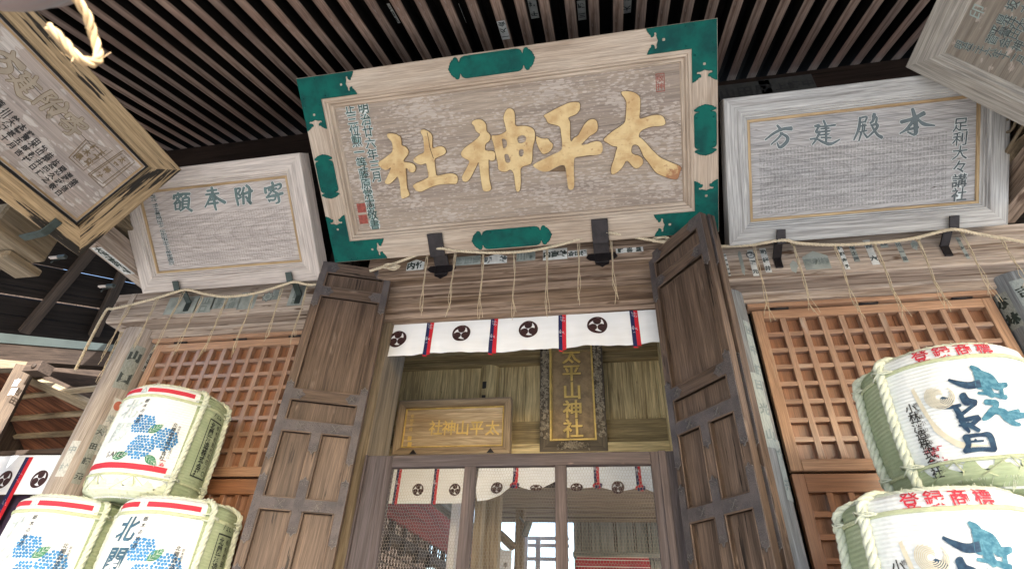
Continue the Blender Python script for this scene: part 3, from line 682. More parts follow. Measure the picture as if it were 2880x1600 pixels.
# curtains with the three-comma crest ------------------------------------------
def crest(mb, P, cx, cy, r, mat, sq=1.):
    for k in range(3):
        th = R(90+k*120); hx, hy = .48*math.cos(th), .48*math.sin(th)
        mb.add([P(cx+r*(hx+.40*math.cos(t)), cy+r*(hy+.40*math.sin(t))*sq, .0022) for t in np.linspace(0, 6.283, 29)[:-1]], [tuple(range(28))], mat)
        out = [(1.0, th+R(a)) for a in np.linspace(0, 128, 24)]; inn = [(np.interp(a, (0, 20, 45, 70, 100, 128), (.50, .60, .675, .75, .885, .992)), th+R(a)) for a in np.linspace(128, 0, 24)]
        q = [(rr*math.cos(a), rr*math.sin(a)) for rr, a in out+inn]
        n = 24; V = [P(cx+r*x, cy+r*y*sq, .0028) for x, y in q]; mb.add(V, [(i, i+1, 2*n-2-i, 2*n-1-i) for i in range(n-1)], mat)
        hb = [(.48*math.cos(th)+.40*math.cos(t), .48*math.sin(th)+.40*math.sin(t)) for t in np.linspace(th-R(95), th+R(90), 16)]
        q2 = hb[::-1]; q3 = [(math.cos(a), math.sin(a)) for a in np.linspace(th+R(30), th-R(26), 16)]
        mb.add([P(cx+r*x, cy+r*y*sq, .0034) for x, y in hb]+[P(cx+r*x, cy+r*y*sq, .0034) for x, y in q3[::-1]], [(i, i+1, 16+i+1, 16+i) for i in range(15)], mat)
def ribbon(mb, P, u, v0, v1, w_, sq=True):
    mb.grid(lambda s, t: P(u-w_/2+w_/2*s, v0+(v1-v0)*t, .003), 1, 10, 1, False); mb.grid(lambda s, t: P(u+w_/2*s, v0+(v1-v0)*t, .003), 1, 10, 2, False)
    rr = random.Random(3)
    for c in (.38, .72):
        for k in range(9):
            a, b = u+rr.uniform(-.34, .34)*w_, v1+(v0-v1)*c+rr.uniform(-.018, .018)*abs(v1-v0)/.28; ang = rr.uniform(0, 3.1)
            pts = [(a+.010*t*math.cos(ang+t*.7), b+.010*t*math.sin(ang+t*.7)) for t in (-.6, 0, .6, 1.1)]
            mb.tube([P(x, z, .0045) for x, z in pts], .0011, 4, 3)
rnd = random.Random(5)
def wave(u, v): return .009*math.sin(u*5.1+1)+.006*math.sin(u*14.3+v*5)+.005*math.sin(u*29-v*12)+.003*math.sin(u*61+v*23)
NY = -.045; NT, NB = 3.49, 3.187
def PN(u, v, n=0.): 
    k = (NT-v)/(NT-NB); return np.array((u+.004*k*math.sin(u*9), NY-n-.0-k*(.006+wave(u, v)), v-.004*k*math.sin(u*7.3+.5)-.003*k*math.sin(u*17)))
cur = thing('curtain', 'white curtain with maroon crests and red and navy ribbons above the doorway', 'curtain', (-.58, NY, NB))
g = MB(); g.grid(lambda s, t: PN(-1.504+1.846*s, NB+(NT-NB)*t), 90, 10); g.build('cloth', M['cloth'], cur)
for px, py in ((1118, 952), (1297.7, 936.7), (1484.7, 924.2), (1680, 914)):
    q = onY(px, py, NY-.01); g = MB(); crest(g, PN, q[0], q[2], .0655, 0); g.build('crest', M['maroon'], cur)
for px, py in ((1211, 902), (1391, 890), (1581, 877), (1780, 866)):
    q = onY(px, py, NY-.01); g = MB(); ribbon(g, PN, q[0], NT, NB-.012, .052)
    g.add([PN(q[0]-.026, NB-.010, .004), PN(q[0]+.0, NB-.018, .004), PN(q[0]+.01, NB-.026, .004), PN(q[0]-.02, NB-.024, .004)], [(0, 1, 2, 3)], 2); g.build('ribbon', [M['cloth'], M['navy'], M['red'], M['whitet']], cur)
# ---------------------------------------------------------------- inside the doorway: transom wall, plaques, inner hall
TY = 1.05
zb = onY(1800, 1180, TY)[2]; z2 = onY(1800, 1252, TY)[2]
t = thing('transom_wall', 'greenish board wall over the inner beam behind the curtain', 'wall', (-.7, TY, zb)); g = MB(); x = -2.35
for i in range(17):
    wd = random.choice((.17, .19, .20)); g.box(W, x, x+wd-.003, TY, TY+.03, zb, zb+.95, grain=2, bev=.002); x += wd
for i in range(60):
    for zz in (zb+.03, zb+.29): g.tube([(-2.3+i*.055+random.uniform(-.004, .004), TY-.001, zz), (-2.3+i*.055, TY-.004, zz)], .0035, 5)
g.build('board', M['inner'], t); g = MB(); g.box(W, -2.35, 1.1, TY+.032, TY+.045, zb, zb+.95); g.build('backing', M['innerb'], t)
g = MB(); g.box(W, -2.35, 1.1, TY-.03, TY+.05, z2, zb-.001); g.build('inner_beam', M['innerb'], t)
g = MB(); g.box(W, -2.35, 1.1, TY-.10, TY+.05, z2-.09, z2-.001); g.build('sill', M['inner'], t)
g = MB(); zt2 = onY(1150, 1045, TY)[2]; g.box(W, -2.35, 1.1, TY-.07, TY-.001, zt2, zt2+.10); g.box(W, -2.35, 1.1, TY-.13, TY-.071, zt2+.07, zt2+.22); g.build('upper_rail', M['innerb'], t)
a = onY(1378, 1060, TY); g = MB(); g.lathe((a[0], TY+.02, zb-.0), [(.085, 0), (.085, .9)], 24); fr = XZ(TY-.066, a[0]-.02)
pst = g.build('post', M['inner'], t); g = MB()
for py in (1083, 1121): z = onY(1358, py, TY-.06)[2]; g.box(XZ(TY-.05), a[0]-.045, a[0]-.012, z-.03, z+.03, -.01, .019, bev=.001)
g.build('mortise', M['inkb'], pst)
g = MB(); a = onY(1866, 1100, TY-.05); g.box(W, a[0]-.01, a[0]+.13, TY-.2, TY-.071, z2-.1, zb+.9); tag(g.build('inner_post', M['inner']), 'greenish square post at the right end of the inner board wall', 'post')

def frame_ring(mb, fr, W_, H_, prof, mat=0):
    # mitred moulding: prof = (inset, height) from the outer edge inwards
    rnd = [random.uniform(-9, 9) for _ in range(8)]
    for s in range(4):
        V = []; G = []
        L0 = W_ if s % 2 == 0 else H_; N = 6
        for i, (d, h) in enumerate(prof):
            for k in range(N+1):
                u = d+(L0-2*d)*k/N
                xy = ((u, d), (W_-d, u), (W_-u, H_-d), (d, H_-u))[s]
                V.append(fr.p(xy[0], xy[1], h)); G.append((u+rnd[s], d+h*.7+rnd[s+4], h+rnd[s]))
        n = N+1; mb.add(V, [(i*n+k, i*n+k+1, (i+1)*n+k+1, (i+1)*n+k) for i in range(len(prof)-1) for k in range(N)], mat, G)
    return mb
def board(mb, fr, x0, x1, y0, y1, z, mat=0, off=(0, 0, 0)):
    mb.grid(lambda s, t_: fr.p(x0+(x1-x0)*s, y0+(y1-y0)*t_, z), 1, 1, mat, False)
    mb.g[-4:] = [(x0+off[0], y0+off[1], off[2]), (x0+off[0], y1+off[1], off[2]), (x1+off[0], y0+off[1], off[2]), (x1+off[0], y1+off[1], off[2])]
    return mb
# horizontal plaque on the screen top
py_ = .86; a = onY(1104, 1281, py_); b = onY(1437, 1122, py_); W_, H_ = b[0]-a[0]+.012, b[2]-a[2]
fr = Fr((a[0], py_, a[2]), (1, .0, 0), (0, -.05, 1)); t = thing('wooden_plaque', 'landscape wooden plaque with gilt seal script above the mesh screen', 'plaque', fr.o)
g = MB(); frame_ring(g, fr, W_, H_, [(0, -.05), (0, .03), (.012, .034), (.055, .02), (.060, .0), (.062, -.012)]); g.build('plaque_frame', M['carve'] if 0 else M['trim'] if 0 else wood('plaque_brown_frame', (.44, .34, .215), (.24, .17, .10), (.36, .27, .17)), t)
g = MB(); board(g, fr, .06, W_-.06, .06, H_-.06, -.010); g.build('panel', M['plh'], t)
g = MB(); frame_ring(g, Fr(fr.p(.06, .06), fr.ex, fr.ey), W_-.12, H_-.12, [(0, -.004), (.004, .004), (.010, .004), (.012, -.008)]); g.build('gilt_bead', M['goldb'], t)
g = MB()
for ch, px in zip('社神山平太', (1226, 1263, 1301, 1341, 1385)):
    u, v = fr.at(px, 1203, -.01); g.text(lambda a, b: fr.p(a, b, -.0085), ch, u, v, .125, 0, bold=.016, wid=.95)
u, v = fr.at(1160, 1170, -.01); g.text(lambda a, b: fr.p(a, b, -.0085), '奉納平成', u, v, .035, 0, True, wid=.9)
for py in (1232, 1249):
    u, v = fr.at(1152, py, -.01); g.add([fr.p(u+c*.017, v+d*.017, -.0085) for c, d in ((-1, -1), (1, -1), (1, 1), (-1, 1))], [(0, 1, 2, 3)], 0)
g.build('gilt_lettering', M['goldb'], t)
g = MB()
for px in (1163, 1380):
    u = fr.at(px, 1272, .03)[0]; g.prism(fr, [[(u-.03, .0), (u+.03, .0), (u, .035)]], .03, .045)
g.build('iron_clip', M['iron'], t)
# vertical plaque
py_ = .98; a = onY(1521, 1274, py_); b = onY(1713, 1272, py_); c = onY(1508, 985, py_)
fr = Fr((a[0]-.005, py_, a[2]), (1, 0, 0), (0, -.04, 1)); W_ = b[0]-a[0]; H_ = c[2]-a[2]+.12
t = thing('wooden_plaque', 'upright plaque with gilt shrine name and carved frame, hanging behind the curtain', 'plaque', fr.o)
fw = .085; g = MB(); frame_ring(g, fr, W_, H_, [(0, -.04), (0, .03), (.004, .034), (fw-.008, .034), (fw, .03), (fw, -.005)]); pf = g.build('plaque_frame', M['carved'], t)
g = MB(); board(g, fr, fw-.002, W_-fw+.002, .1, H_, -.004); g.build('panel', M['plv'], t)
g = MB(); frame_ring(g, Fr(fr.p(fw-.004, .085), fr.ex, fr.ey), W_-2*fw+.008, H_, [(0, .03), (.0, .042), (.012, .042), (.016, .03), (.018, -.004)]); g.build('gilt_bead', M['goldb'], t)
g = MB(); top = fr.at(1614, 1000); bot = fr.at(1624, 1205); cx = W_/2
for i, ch in enumerate('太平山神社'):
    v = top[1]+(bot[1]-top[1])*i/4
    vs, fs = glyph(ch, .012)
    for dx, dy, zz, mt in ((-.005, -.004, .0, 1), (.005, -.005, .0004, 1), (-.0022, 0, .006, 0), (.0022, .001, .0064, 0)): g.add([fr.p(cx+x*.16+dx, v+y*.158+dy, zz) for x, y in vs], fs, mt)
g.build('gilt_lettering', [M['goldb'], M['inkbr']], t)
g = MB(); rr = random.Random(11)               # carved foliage and dragons of the frame
for side in (0, 1):
    x0 = .014 if side == 0 else W_-fw+.012
    for i in range(150):
        u, v = x0+rr.uniform(0, fw-.03), .10+rr.uniform(0, H_-.12); r0 = rr.uniform(.008, .017); a0 = rr.uniform(0, 6.3); sgn = rr.choice((-1, 1))
        g.tube([fr.p(u+r0*(1-k/11)*math.cos(a0+sgn*k*.6), v+r0*1.3*(1-k/11)*math.sin(a0+sgn*k*.6)*1., .034+.004*math.sin(k*.4)) for k in range(9)], [.0075*(1-k/14) for k in range(9)], 5)
g.build('carved_ornament', M['carve'], pf)
g = MB()
for i in range(120):
    u, v = cx+rr.gauss(0, .055), .048+rr.gauss(0, .014)
    if abs(u-cx) > .125 or not .01 < v < .085: continue
    r0 = rr.uniform(.007, .013); a0 = rr.uniform(0, 6.3)
    g.tube([fr.p(u+r0*(1-k/11)*math.cos(a0+k*.6), v+r0*(1-k/11)*math.sin(a0+k*.6), .038+.006*math.sin(k)) for k in range(9)], [.0055*(1-k/12) for k in range(9)], 5)
g.build('carved_foot', M['carve'], pf)
g = MB(); g.box(fr, fw, W_-fw, .0, .083, -.01, .03); g.build('lower_rail', plain('dark_green_paint', (.05, .085, .06), .7), t)

# inner curtains (flat one at the left, two draped ones), hung from the inner beam sill
IY = 1.00; zt = z2-.05
ct = thing('inner_curtain', 'flat white crested curtain seen through the left mesh pane', 'curtain', (-1.5, IY, zt)); zbt = onY(1190, 1415, IY)[2]
x0 = -2.3; x1 = onY(1306, 1400, IY)[0]; PI_ = lambda u, v, n=0.: np.array((u, IY-n-.006*math.sin(u*9), v))
g = MB(); g.grid(lambda s, t_: PI_(x0+(x1-x0)*s, zbt+(zt-zbt)*t_), 40, 4); g.build('cloth', M['cloth'], ct)
for px, py in ((1174, 1375), (1279, 1376)): q = onY(px, py, IY-.01); g = MB(); crest(g, PI_, q[0], q[2], .046, 0); g.build('crest', M['maroon'], ct)
for px in (1120, 1226): q = onY(px, 1340, IY-.01); g = MB(); ribbon(g, PI_, q[0], zt, zbt-.008, .040); g.build('ribbon', [M['cloth'], M['navy'], M['red'], M['whitet']], ct)
def draped(pts, label, knots, crests):
    ct = thing('inner_curtain', label, 'curtain', (onY(pts[0][0], 1340, IY)[0], IY, zt)); q = [onY(a, b, IY) for a, b in pts]; xs = [p[0] for p in q]; zs = [p[2] for p in q]
    lo = lambda u: float(np.interp(u, xs, zs))
    PD = lambda u, v, n=0.: np.array((u, IY-.03-n-.03*math.sin((v-lo(u))*18+u*5)*max(0, 1-(v-lo(u))/.25), v))
    g = MB(); g.grid(lambda s, t_: PD(xs[0]+(xs[-1]-xs[0])*s, lo(xs[0]+(xs[-1]-xs[0])*s)*(1-t_)+zt*t_), 70, 12); g.build('cloth', M['cloth'], ct)
    for px, py in knots:
        k = onY(px, py, IY-.05); g = MB(); ribbon(g, PD, k[0]-.005, zt, k[2]+.02, .040)
        for s_ in range(7): g.tube([(k[0]+.03*math.cos(s_), IY-.075-.01*math.sin(s_*2), k[2]+.02*math.sin(s_)), (k[0]+.012*math.cos(s_+2), IY-.085, k[2]+.012*math.sin(s_+2))], .013, 6, 2 if s_ % 2 else 1)
        g.build('ribbon', [M['cloth'], M['navy'], M['red'], M['whitet']], ct)
    for px, py, sq in crests: k = onY(px, py, IY-.04); g = MB(); crest(g, lambda u, v, n: PD(u, v, n+.012), k[0], k[2], .046, 0, sq); g.build('crest', M['maroon'], ct)
draped([(1343, 1388), (1347, 1414), (1375, 1411), (1410, 1398), (1437, 1375), (1448, 1365), (1462, 1372), (1490, 1380), (1525, 1374), (1555, 1358), (1562, 1354)], 'draped white curtain gathered up by ribbons behind the middle mesh pane', [(1449, 1366)], [(1398, 1372, 1.), (1508, 1371, .55)])
draped([(1562, 1354), (1580, 1366), (1612, 1374), (1650, 1372), (1682, 1368), (1700, 1374), (1740, 1385), (1775, 1380), (1800, 1374), (1815, 1379), (1850, 1395)], 'draped white curtain gathered up by ribbons behind the right mesh pane', [(1681, 1367), (1801, 1374)], [(1621, 1367, .6), (1738, 1371, .9)])

# posts and rooms beyond
def post_px(pxl, pxr, y, z0, z1, mat, label, py=1500, depth=.12):
    a = onY(pxl, py, y)[0]; b = onY(pxr, py, y)[0]; g = MB(); g.box(W, a, b, y, y+depth, z0, z1, grain=2); return tag(g.build('inner_post', mat), label, 'post')
post_px(1263, 1281, 1.6, .9, 3.2, M['white'], 'slim white post behind the left mesh pane')
post_px(1283, 1297, 1.7, .9, 3.2, M['tanw'], 'thin tan post beside the slim white one')
post_px(1330, 1352, 1.5, .9, 3.3, M['tanw'], 'tan post at the left edge of the middle mesh pane')
post_px(1356, 1402, 1.8, .9, 3.3, M['tanw'], 'broad tan post with a knot behind the middle mesh pane')
post_px(1446, 1470, 3.0, .9, 3.0, M['tanw'], 'brown post carrying a brace in the inner hall', 1570)
# left side wall of the inner hall: vermilion frieze over a row of lattice windows
LX = -2.05; t = thing('inner_side_wall', 'side wall of the inner hall with a vermilion band over lattice windows', 'wall', (LX, 2.6, .9)); YZ = Fr((LX, 0, 0), (0, 1, 0), (0, 0, 1), (1, 0, 0))
p1 = onX(1086, 1452, LX); p2 = onX(1245, 1545, LX); zf = (p1[2]+p2[2])/2; p3 = onX(1156, 1435, LX)[2]; zl = onX(1160, 1540, LX)[2]
g = MB(); g.box(YZ, 1.1, 6., zf, zf+.45, -.04, 0); g.build('frieze', M['redw'], t)
g = MB(); g.box(Fr((LX+.30, 0, 0), (0, 1, 0), (0, 0, 1), (1, 0, 0)), 1.1, 6., zf+.20, zf+.30, -.05, .05); g.build('tie_rail', M['greyw'], t)
g = MB(); g.box(YZ, 1.1, 6., zl-.05, zl+.03, -.06, .03); g.build('middle_rail', M['beamd'], t)
g = MB()
for k in range(15): y = 1.2+k*.33; g.box(YZ, y, y+.045, zl+.03, zf, -.04, -.001)
for k in range(60): g.box(YZ, 1.15+k*.08, 1.158+k*.08, .95, zf, -.03, -.012, bev=.001)
for k in range(26): g.box(YZ, 1.1, 6., .95+k*.075, .958+k*.075, -.03, -.013, bev=.001)
g.build('lattice', M['beamd'], t)
for px, py in ((1088, 1530), (1130, 1545), (1170, 1567), (1203, 1580)):
    q = onX(px, py, LX+.12); g = MB(); g.lathe((q[0], q[1], q[2]), [(.0, -.05), (.035, -.045), (.03, .0), (.03, .05), (.012, .07), (.004, .10), (.004, .2), (0, .2)], 12); tag(g.build('hanging_lamp', M['iron']), 'small dark hanging lantern before the paper windows of the inner hall', 'lantern', 'small hanging lanterns in the inner hall')
# ceiling of stepped boards over the inner hall, sanctuary, altar cloth
t = thing('inner_eave', 'stepped underside of the inner eave, boards with dark gaps', 'eave', (0, 2.4, 3.0)); g = MB()
for i in range(7):
    y0 = 1.75+i*.30; za = onY(1640, 1372+i*14.3, y0)[2]; g.box(W, -1.55 if i > 2 else -1.3, 1.6, y0, y0+.185, za, za+.006)
g.build('eave_board', M['tanw'], t)
g = MB(); g.box(W, -1.6, 1.6, 1.7, 4.0, onY(1640, 1372, 1.75)[2]+.16, onY(1640, 1372, 1.75)[2]+.2); g.build('eave_backing', M['beamd'], t)
SY = 3.9; zt3 = onY(1700, 1455, SY)[2]; zb3 = onY(1700, 1562, SY)[2]
t = thing('sanctuary_front', 'grey green board doors of the sanctuary at the back', 'wall', (0, SY, .9)); g = MB()
xs = [onY(p, 1500, SY)[0] for p in (1612, 1633, 1655, 1662, 1727, 1733, 1782, 1788, 1822, 1832, 1900)]
for a, b in zip(xs, xs[1:]): g.box(W, a+.004, b-.006, SY+random.uniform(0, .05), SY+.1, .9, zt3+.3, grain=2)
g.build('door_board', M['greyw'], t); g = MB(); g.box(W, xs[0], xs[-1]+.3, SY+.16, SY+.18, .9, zt3+.3); g.build('backing', M['beamd'], t)
g = MB(); g.box(W, xs[0], xs[-1]+.4, SY-.1, SY-.005, zb3-.03, zb3+.03); g.build('sill', M['greyw'], t)
g = MB(); g.box(W, onY(1455, 1460, SY)[0], 1.6, SY-.04, SY+.1, zt3, zt3+.3); g.build('lintel_board', M['beamd'], t)
t = thing('altar_step', 'stepped altar front covered with crimson cloth and white lines', 'altar', (.2, 3.2, .9)); ay = 3.3; za = onY(1700, 1564, ay)[2]; xl, xr = onY(1622, 1580, ay)[0], onY(1826, 1580, ay)[0]
g = MB(); g.box(W, xl, xr, ay, ay+.5, .92, za); g.box(W, xl, xr, ay-.15, ay-.002, .92, za-.055); g.build('cloth_cover', M['carpet'], t)
g = MB()
for d, y in ((.004, ay-.004), (.052, ay-.154), (.115, ay-.154)): g.box(W, xl, xr, y-.003, y+.001, za-d-.006, za-d, bev=.001)
g.build('white_line', M['white'], t)
g = MB()
for i, y in ((0, 4.3),): 
    for py in (1512, 1532, 1570): q = onY(1520, py, y); g.box(W, onY(1476, py, y)[0], onY(1600, py, y)[0], y, y+.05, q[2]-.02, q[2]+.02)
    for px in (1478, 1514): q = onY(px, 1560, y); g.box(W, q[0]-.03, q[0]+.03, y-.051, y-.001, .9, onY(px, 1512, y)[2])
tag(g.build('railing', M['white']), 'pale railing seen in the bright gap of the inner hall', 'railing')
q = onY(1482, 1487, 2.9); fr = Fr(q, (.8, -.6, 0), (.3, .1, 1)); g = MB(); g.lathe((0, 0, 0), [(0, -.07), (.035, -.07), (.04, .07), (0, .07)], 14); g.v = [tuple(fr.p(a[0], a[2], a[1])) for a in g.v]; g.tube([fr.p(-.03, .05, .0), fr.p(-.12, .12, .05)], .012, 6)
tag(g.build('spotlight', M['greyw']), 'small grey green spotlight fixed to the brown inner post', 'lamp')
g = MB(); a = onY(1404, 1500, 2.9); b = onY(1446, 1540, 2.9); g.tube([a, b], .045, 4); tag(g.build('brace', M['tanw']), 'slanting brace between the tan and brown inner posts', 'brace')
q = onY(1407, 1565, 2.4); g = MB(); PV = lambda u, v, n=0.: np.array((u, 2.4-n, v)); g.grid(lambda s, t_: PV(q[0]-.03+.14*s, 1.6+(q[2]+.06-1.6)*t_), 2, 2); ribbon(g, PV, q[0]-.03, q[2]+.06, 1.6, .05); g.text(lambda a, b: PV(a, b, .004), '奉納', q[0]+.055, q[2]-.07, .05, 4, True)
tag(g.build('narrow_banner', [M['cloth'], M['navy'], M['red'], M['whitet'], M['inkb']]), 'narrow white banner with a ribbon edge beside the tan post', 'banner')
g = MB(); g.box(W, -2.2, 1.3, TY+.3, 1.74, 3.75, 3.8); tag(g.build('inner_ceiling', M['beamd']), 'dark inner ceiling behind the transom boards', 'ceiling')
# ---------------------------------------------------------------- the sign boards
def sign(name, label, o, e1, e2, W_, H_, prof, mf, mp, zp, pin, poff=(0, 0, 0), depth=.09, pmat_grain=0):
    fr = Fr(o, e1, e2); t = thing(name, label, 'sign board', o)
    g = MB(); frame_ring(g, fr, W_, H_, [(.004, -depth), (0, -depth+.004)]+prof); f_ = g.build('sign_frame', mf, t)
    g = MB(); board(g, fr, pin-.004, W_-pin+.004, pin-.004, H_-pin+.004, zp, 0, (-pin+poff[0], -pin+poff[1], poff[2])); g.box(fr, .01, W_-.01, .01, H_-.01, -depth, -depth+.02); p_ = g.build('panel', mp, t)
    return t, fr
def col_text(mb, fr, z, txt, p0, p1, size, mat=0, bold=.02, wid=1., jit=0., shear=0., layers=None):
    # glyphs from photo pixel p0 to p1 (centres of the first and last one)
    a = np.array(fr.at(*p0, z)); b = np.array(fr.at(*p1, z)); n = len(txt)
    for i, ch in enumerate(txt):
        q = a+(b-a)*(i/max(1, n-1))
        if layers:
            for bl, mt, dz in layers: mb.text(lambda u, v: fr.p(u, v, z+dz), ch, q[0], q[1], size, mt, bold=bl, wid=wid, jit=jit, shear=shear)
        else: mb.text(lambda u, v: fr.p(u, v, z+.0012), ch, q[0], q[1], size, mat, bold=bold, wid=wid, jit=jit, shear=shear)
def tilt(t): return (0, -math.sin(t), math.cos(t))
# main board
T0 = R(51.57); WC, HC = 2.660, 1.261
tC, fC = sign('sign_board', 'big leaning board with four gold characters and green metal corners', (-1.909, -.32, 3.848), (1, 0, 0), tilt(T0), WC, HC,
              [(0, .045), (.006, .050), (.148, .050), (.152, .046), (.166, .046), (.172, .036), (.182, .036), (.190, .016), (.205, .016), (.212, .004)], M['signc'], M['panelc'], .004, .212, depth=.08)
ZP = .005
def trace(fr, z, s, ox, oy, pts): return [fr.at(ox+a/s, oy+b/s, z) for a, b in pts]
G1 = (6.504, 1050, 350); G2 = (5.112, 1280, 290); G3 = (5.112, 1480, 270); G4 = (5.111, 1660, 240)
SHA = [(G1, [[(250,170),(330,165),(430,185),(450,210),(495,225),(500,260),(510,310),(515,390),(560,400),(610,430),(640,480),(640,540),(600,590),(560,640),(545,690),(620,695),(700,710),(750,740),(775,790),(765,850),(740,880),(690,880),(650,860),(640,820),(590,790),(590,850),(600,950),(605,1050),(615,1180),(660,1270),(650,1310),(600,1335),(545,1360),(510,1350),(500,1250),(490,1100),(460,980),(440,950),(400,1000),(340,1060),(290,1095),(230,1090),(205,1060),(250,970),(290,890),(330,790),(300,800),(250,840),(190,830),(140,790),(95,740),(95,690),(180,640),(270,570),(350,510),(355,430),(345,330),(290,270),(255,230)]]),
       (G1, [[(865,105),(930,95),(985,120),(1060,170),(1080,250),(1075,330),(1075,450),(1150,420),(1220,400),(1290,420),(1330,480),(1325,530),(1260,570),(1180,600),(1115,635),(1120,720),(1135,850),(1150,950),(1250,925),(1380,900),(1450,900),(1520,930),(1545,980),(1540,1050),(1515,1095),(1430,1085),(1320,1090),(1210,1100),(1100,1130),(980,1180),(900,1225),(850,1235),(780,1215),(760,1180),(715,1130),(760,1090),(850,1050),(950,1005),(1015,970),(1000,880),(975,740),(960,710),(880,745),(800,720),(750,690),(725,645),(780,590),(850,550),(935,520),(930,420),(920,300),(905,210),(870,160)]])]
SHI = [(G2, [[(235,300),(250,260),(310,235),(380,240),(430,280),(450,330),(445,410),(500,450),(510,510),(480,560),(440,580),(425,640),(430,690),(572,690),(580,790),(560,830),(500,830),(480,800),(480,900),(485,1050),(500,1150),(525,1240),(490,1265),(440,1275),(400,1260),(385,1180),(365,1050),(350,900),(335,840),(310,900),(270,980),(230,1060),(190,1120),(150,1135),(110,1125),(95,1060),(130,1000),(180,910),(215,830),(140,800),(95,770),(80,720),(120,660),(200,600),(260,560),(320,510),(370,450),(330,430),(290,390),(280,330)]]),
       (G2, [[(525,465),(570,470),(650,460),(735,410),(735,390),(715,300),(690,220),(710,150),(740,90),(780,75),(830,95),(855,140),(860,250),(860,345),(980,325),(1080,345),(1145,390),(1150,520),(1115,620),(1110,750),(1105,860),(1060,890),(940,920),(940,1020),(945,1150),(930,1270),(880,1280),(860,1150),(845,1000),(790,950),(740,990),(660,985),(615,950),(620,890),(600,800),(575,700),(560,620),(545,560),(525,510)],
             [(665,510),(720,515),(750,560),(745,630),(690,665),(680,580)], [(700,735),(760,730),(780,780),(800,840),(770,865),(725,855)], [(890,500),(940,465),(1000,465),(1030,510),(1000,570),(905,585)], [(910,680),(960,660),(990,680),(980,770),(920,770)]])]
HEI = [(G3, [[(245,290),(280,265),(340,235),(420,190),(520,140),(640,90),(760,90),(775,130),(770,200),(735,250),(680,285),(620,300),(600,330),(630,370),(630,480),(630,600),(640,670),(690,600),(750,570),(780,510),(830,420),(880,360),(950,330),(1010,350),(1030,420),(1025,500),(980,540),(920,570),(870,620),(820,670),(780,710),(870,700),(930,670),(1010,650),(1080,665),(1100,730),(1100,800),(1060,840),(1000,855),(900,850),(800,870),(695,880),(685,940),(685,1060),(690,1200),(690,1300),(670,1350),(610,1350),(595,1280),(575,1100),(560,990),(480,1000),(400,1040),(320,1090),(230,1090),(150,1050),(85,1000),(150,960),(250,910),(370,850),(480,800),(520,760),(515,650),(500,530),(490,440),(410,415),(330,400),(300,370),(290,330)]]),
       (G3, [[(140,575),(180,600),(240,620),(310,610),(340,660),(385,690),(380,740),(350,790),(290,830),(240,840),(200,790),(160,710),(140,640)]])]
TAI = [(G4, [[(440,95),(520,85),(620,100),(690,140),(720,190),(720,260),(715,380),(700,490),(780,470),(870,440),(960,425),(1040,440),(1080,510),(1080,570),(1000,590),(900,590),(800,620),(720,660),(690,740),(730,760),(800,830),(870,910),(940,980),(1000,1040),(1090,1080),(1180,1120),(1270,1150),(1320,1190),(1290,1240),(1270,1330),(1240,1355),(1150,1345),(1050,1305),(960,1270),(900,1200),(840,1110),(770,1030),(740,960),(700,870),(640,850),(600,870),(585,960),(620,1000),(700,1010),(760,1060),(760,1130),(720,1170),(680,1200),(630,1190),(580,1130),(520,1070),(470,1170),(410,1240),(330,1285),(300,1270),(300,1180),(350,1050),(370,950),(400,880),(320,880),(250,830),(180,790),(240,730),(340,650),(440,590),(510,530),(515,400),(525,250),(500,190),(460,140)]])]
def grow(l, d):                              # loop pushed outwards by d
    n = len(l); A = sum(l[i][0]*l[(i+1) % n][1]-l[(i+1) % n][0]*l[i][1] for i in range(n)); s = 1 if A > 0 else -1; o = []
    for i in range(n):
        a, b = l[i-1], l[(i+1) % n]; tx, ty = b[0]-a[0], b[1]-a[1]; m = math.hypot(tx, ty)+1e-9; o.append((l[i][0]+s*ty/m*d, l[i][1]-s*tx/m*d))
    return o
# copper patina and bare wood where the leaf has worn off the last stroke
k = NM('gold_leaf_worn'); a_ = k.noise(k.co, 9., 4); sx = k.n('ShaderNodeSeparateXYZ'); k.l(k.co, sx.inputs[0])
n2 = k.noise(k.co, 26., 5, .65); c = k.mix(k.step(a_, .35, .7), (.60, .45, .225), (.45, .29, .125)); c = k.mix(k.step(n2, .57, .74), c, (.32, .17, .075))
fx = k.ma('SUBTRACT', k.ma('MULTIPLY', sx.outputs[0], 1.), k.ma('MULTIPLY', sx.outputs[1], 1.)); c = k.mix(k.ma('MULTIPLY', k.step(k.ma('ADD', fx, k.ma('MULTIPLY', n2, .5)), 2.17, 2.27), .8), c, (.24, .075, .03))
gr = k.noise(k.co, (3., 60., 10.), 4); c = k.mix(k.ma('MULTIPLY', k.step(gr, .55, .75), .35), c, (.34, .19, .08)); k.bump(k.ma('ADD', k.noise(k.co, 45., 4), gr), .5, .004); M['goldw'] = k.done(c, .5, .12, .4)
for ch, gi in zip('社神平太', (SHA, SHI, HEI, TAI)):
    g = MB()
    for cfg, loops in gi:
        L = [smooth(trace(fC, ZP+.012, *cfg, l), 2) for l in loops]
        g.prism(fC, L, ZP, ZP+.013, 0, goff=False)
        g.prism(fC, [grow(L[0], .0035)]+[grow(l, .0025) for l in L[1:]], ZP, ZP+.0022, 1, side=False)
    g.build('gilt_character', [M['goldw'], M['goldr']], tC)
g = MB(); lay = [(.062, 1, .0008), (.020, 0, .0016)]
col_text(g, fC, ZP, '明治廿六年三月', (1022, 304), (1060, 497), .078, jit=.012, layers=[(.052, 1, .0008), (.022, 2, .0014), (.0, 0, .0020)])
col_text(g, fC, ZP, '正三位勲一等藤原常憲敬書', (984, 305), (1054, 632), .078, jit=.012, layers=[(.052, 1, .0008), (.022, 2, .0014), (.0, 0, .0020)])
